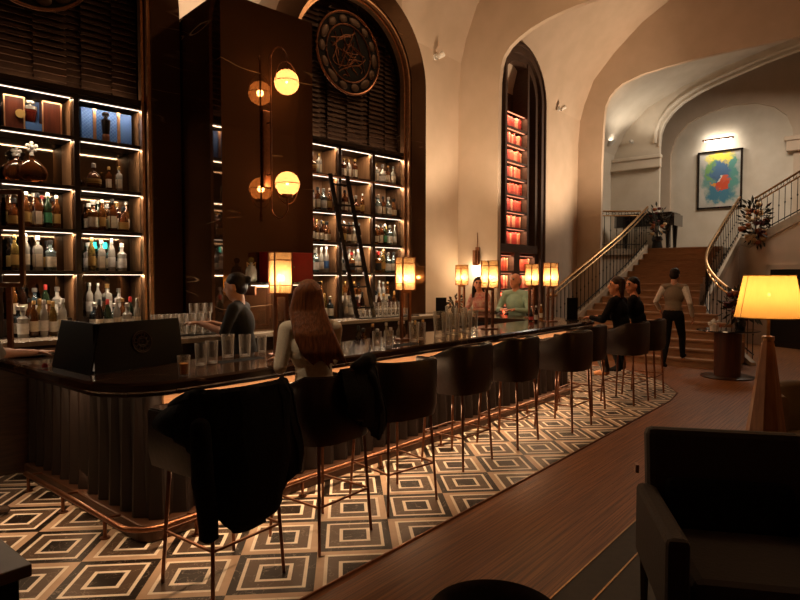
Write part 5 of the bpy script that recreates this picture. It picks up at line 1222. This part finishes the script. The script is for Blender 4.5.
lump = Body(); lump.chain([V((.02, -.28, 1.11)), V((.12, -.28, 1.13)), V((.21, -.23, 1.13)), V((.285, -.10, 1.08))], [.035, .05, .058, .045], 's'); lump.chain([V((.13, -.30, 1.03)), V((.20, -.31, .82))], [.055, .05], 's'); lump.build('jacket_hood', {'s': M_black}, o, .012)

# ================================================================ LIGHT
WARM = (1, .60, .32)
light('AREA', 'bar_glow_front', (5.0, 3.44, .972), 68, WARM, 6.6, .03, target=(5.0, 3.36, 0))
light('AREA', 'bar_glow_side', (1.67, 4.6, .972), 13, WARM, .03, 1.9, target=(1.60, 4.6, 0))
light('AREA', 'bar_glow_end', (8.33, 4.6, .972), 7, WARM, .03, 2.2, target=(8.36, 4.6, 0))
light('AREA', 'toe_glow_front', (5.0, 3.575, .36), 8, WARM, 6.3, .02, target=(5.0, 2.9, 0))
light('AREA', 'toe_glow_side', (1.80, 4.55, .36), 3.5, WARM, .02, 1.9, target=(1.1, 4.55, 0))
# backlight behind the arched surround; the wash spots are added, without fixtures
a = W(4.35, -.2, .1); light('AREA', 'surround_glow', (a.x + .02, 6.12, 3.2), 22, (1, .72, .45), .08, 4.2, target=(a.x + .5, 6.34, 3.2))
light('SPOT', 'wall_wash', (8.9, 5.75, 1.4), 45, (1, .72, .47), .25, target=(8.2, 6.34, 5.0), angle=rad(80))
light('SPOT', 'vault_wash_bar', (8.95, 4.9, 2.6), 210, (1, .72, .47), .3, target=(7.6, 6.1, 6.4), angle=rad(110))
light('SPOT', 'vault_wash_bookcase', (13.7, 3.3, 2.8), 720, (1, .72, .47), .3, target=(12.6, 6.1, 5.8), angle=rad(100))
p_ = W(.86, .45, 4.46); light('SPOT', 'pier_top_fill', p_, 90, (1, .72, .47), .15, target=p_ + V((0, .45, 1)), angle=rad(150))  # added spot that brightens the wall above the pier, no fixture
light('SPOT', 'arch_wash', (7.4, 3.4, 4.2), 8, (1, .71, .46), .3, target=(9.3, 4.2, 6.4), angle=rad(75))
light('SPOT', 'arch_wash_stair', (12.2, 3.0, 4.0), 40, (1, .71, .46), .3, target=(14.6, 3.6, 6.8), angle=rad(80))
light('AREA', 'stair_hall_glow', (16.6, 2.5, 6.2), 130, (1, .86, .68), 1.6, 1.6, target=(17.4, 3.4, 2))
light('SPOT', 'stair_vault_wash', (17.2, 5.6, 5.0), 70, (1, .88, .70), .1, target=(16.9, 5.2, 7.4), angle=rad(120))
light('POINT', 'sconce_glow', (9.19, pX(478, 256, 9.3).y, pX(478, 256, 9.3).z - .24), 13, (1, .72, .42), .05)
light('SPOT', 'bar_fill_spot', (1.0, 3.6, 6.2), 300, (1, .74, .48), .06, target=(2.62, 3.35, 1.1), angle=rad(17))  # added fill from above for the seated woman and glasses, no fixture
light('AREA', 'hall_fill', (7.5, 2.4, 7.7), 85, (1, .60, .31), 1.6, 1.6, target=(7.5, 1.8, 0))  # added soft overhead fill for the hall, not an actual lamp
light('AREA', 'pier_wash', (3.6, 3.9, 2.9), 0.01, WARM, .3, target=(4.0, 5.2, 3.2))
bpy.data.objects.remove(bpy.data.objects['pier_wash'])
w = bpy.data.worlds.new('room_air'); SC.world = w; w.use_nodes = True; w.node_tree.nodes['Background'].inputs[0].default_value = (1, .55, .3, 1); w.node_tree.nodes['Background'].inputs[1].default_value = .006
# ================================================================ CAMERA
cd = bpy.data.cameras.new('camera'); cam = bpy.data.objects.new('camera', cd); COL.objects.link(cam)
cd.sensor_width = 36; cd.lens = 27; cd.clip_start = .05; cd.clip_end = 100
cam.location = EYE; cam.rotation_euler = (PI / 2 - PITCH, 0, YAW - PI / 2); SC.camera = cam
vs = SC.view_settings; vs.view_transform = 'Standard'; vs.look = 'None'; vs.gamma = 1; vs.use_curve_mapping = False; vs.exposure = 0
try: SC.cycles.use_denoising = True; SC.cycles.max_bounces = 8; SC.cycles.transparent_max_bounces = 24; SC.cycles.caustics_refractive = False; SC.cycles.caustics_reflective = False; SC.cycles.sample_clamp_indirect = 4
except Exception: pass
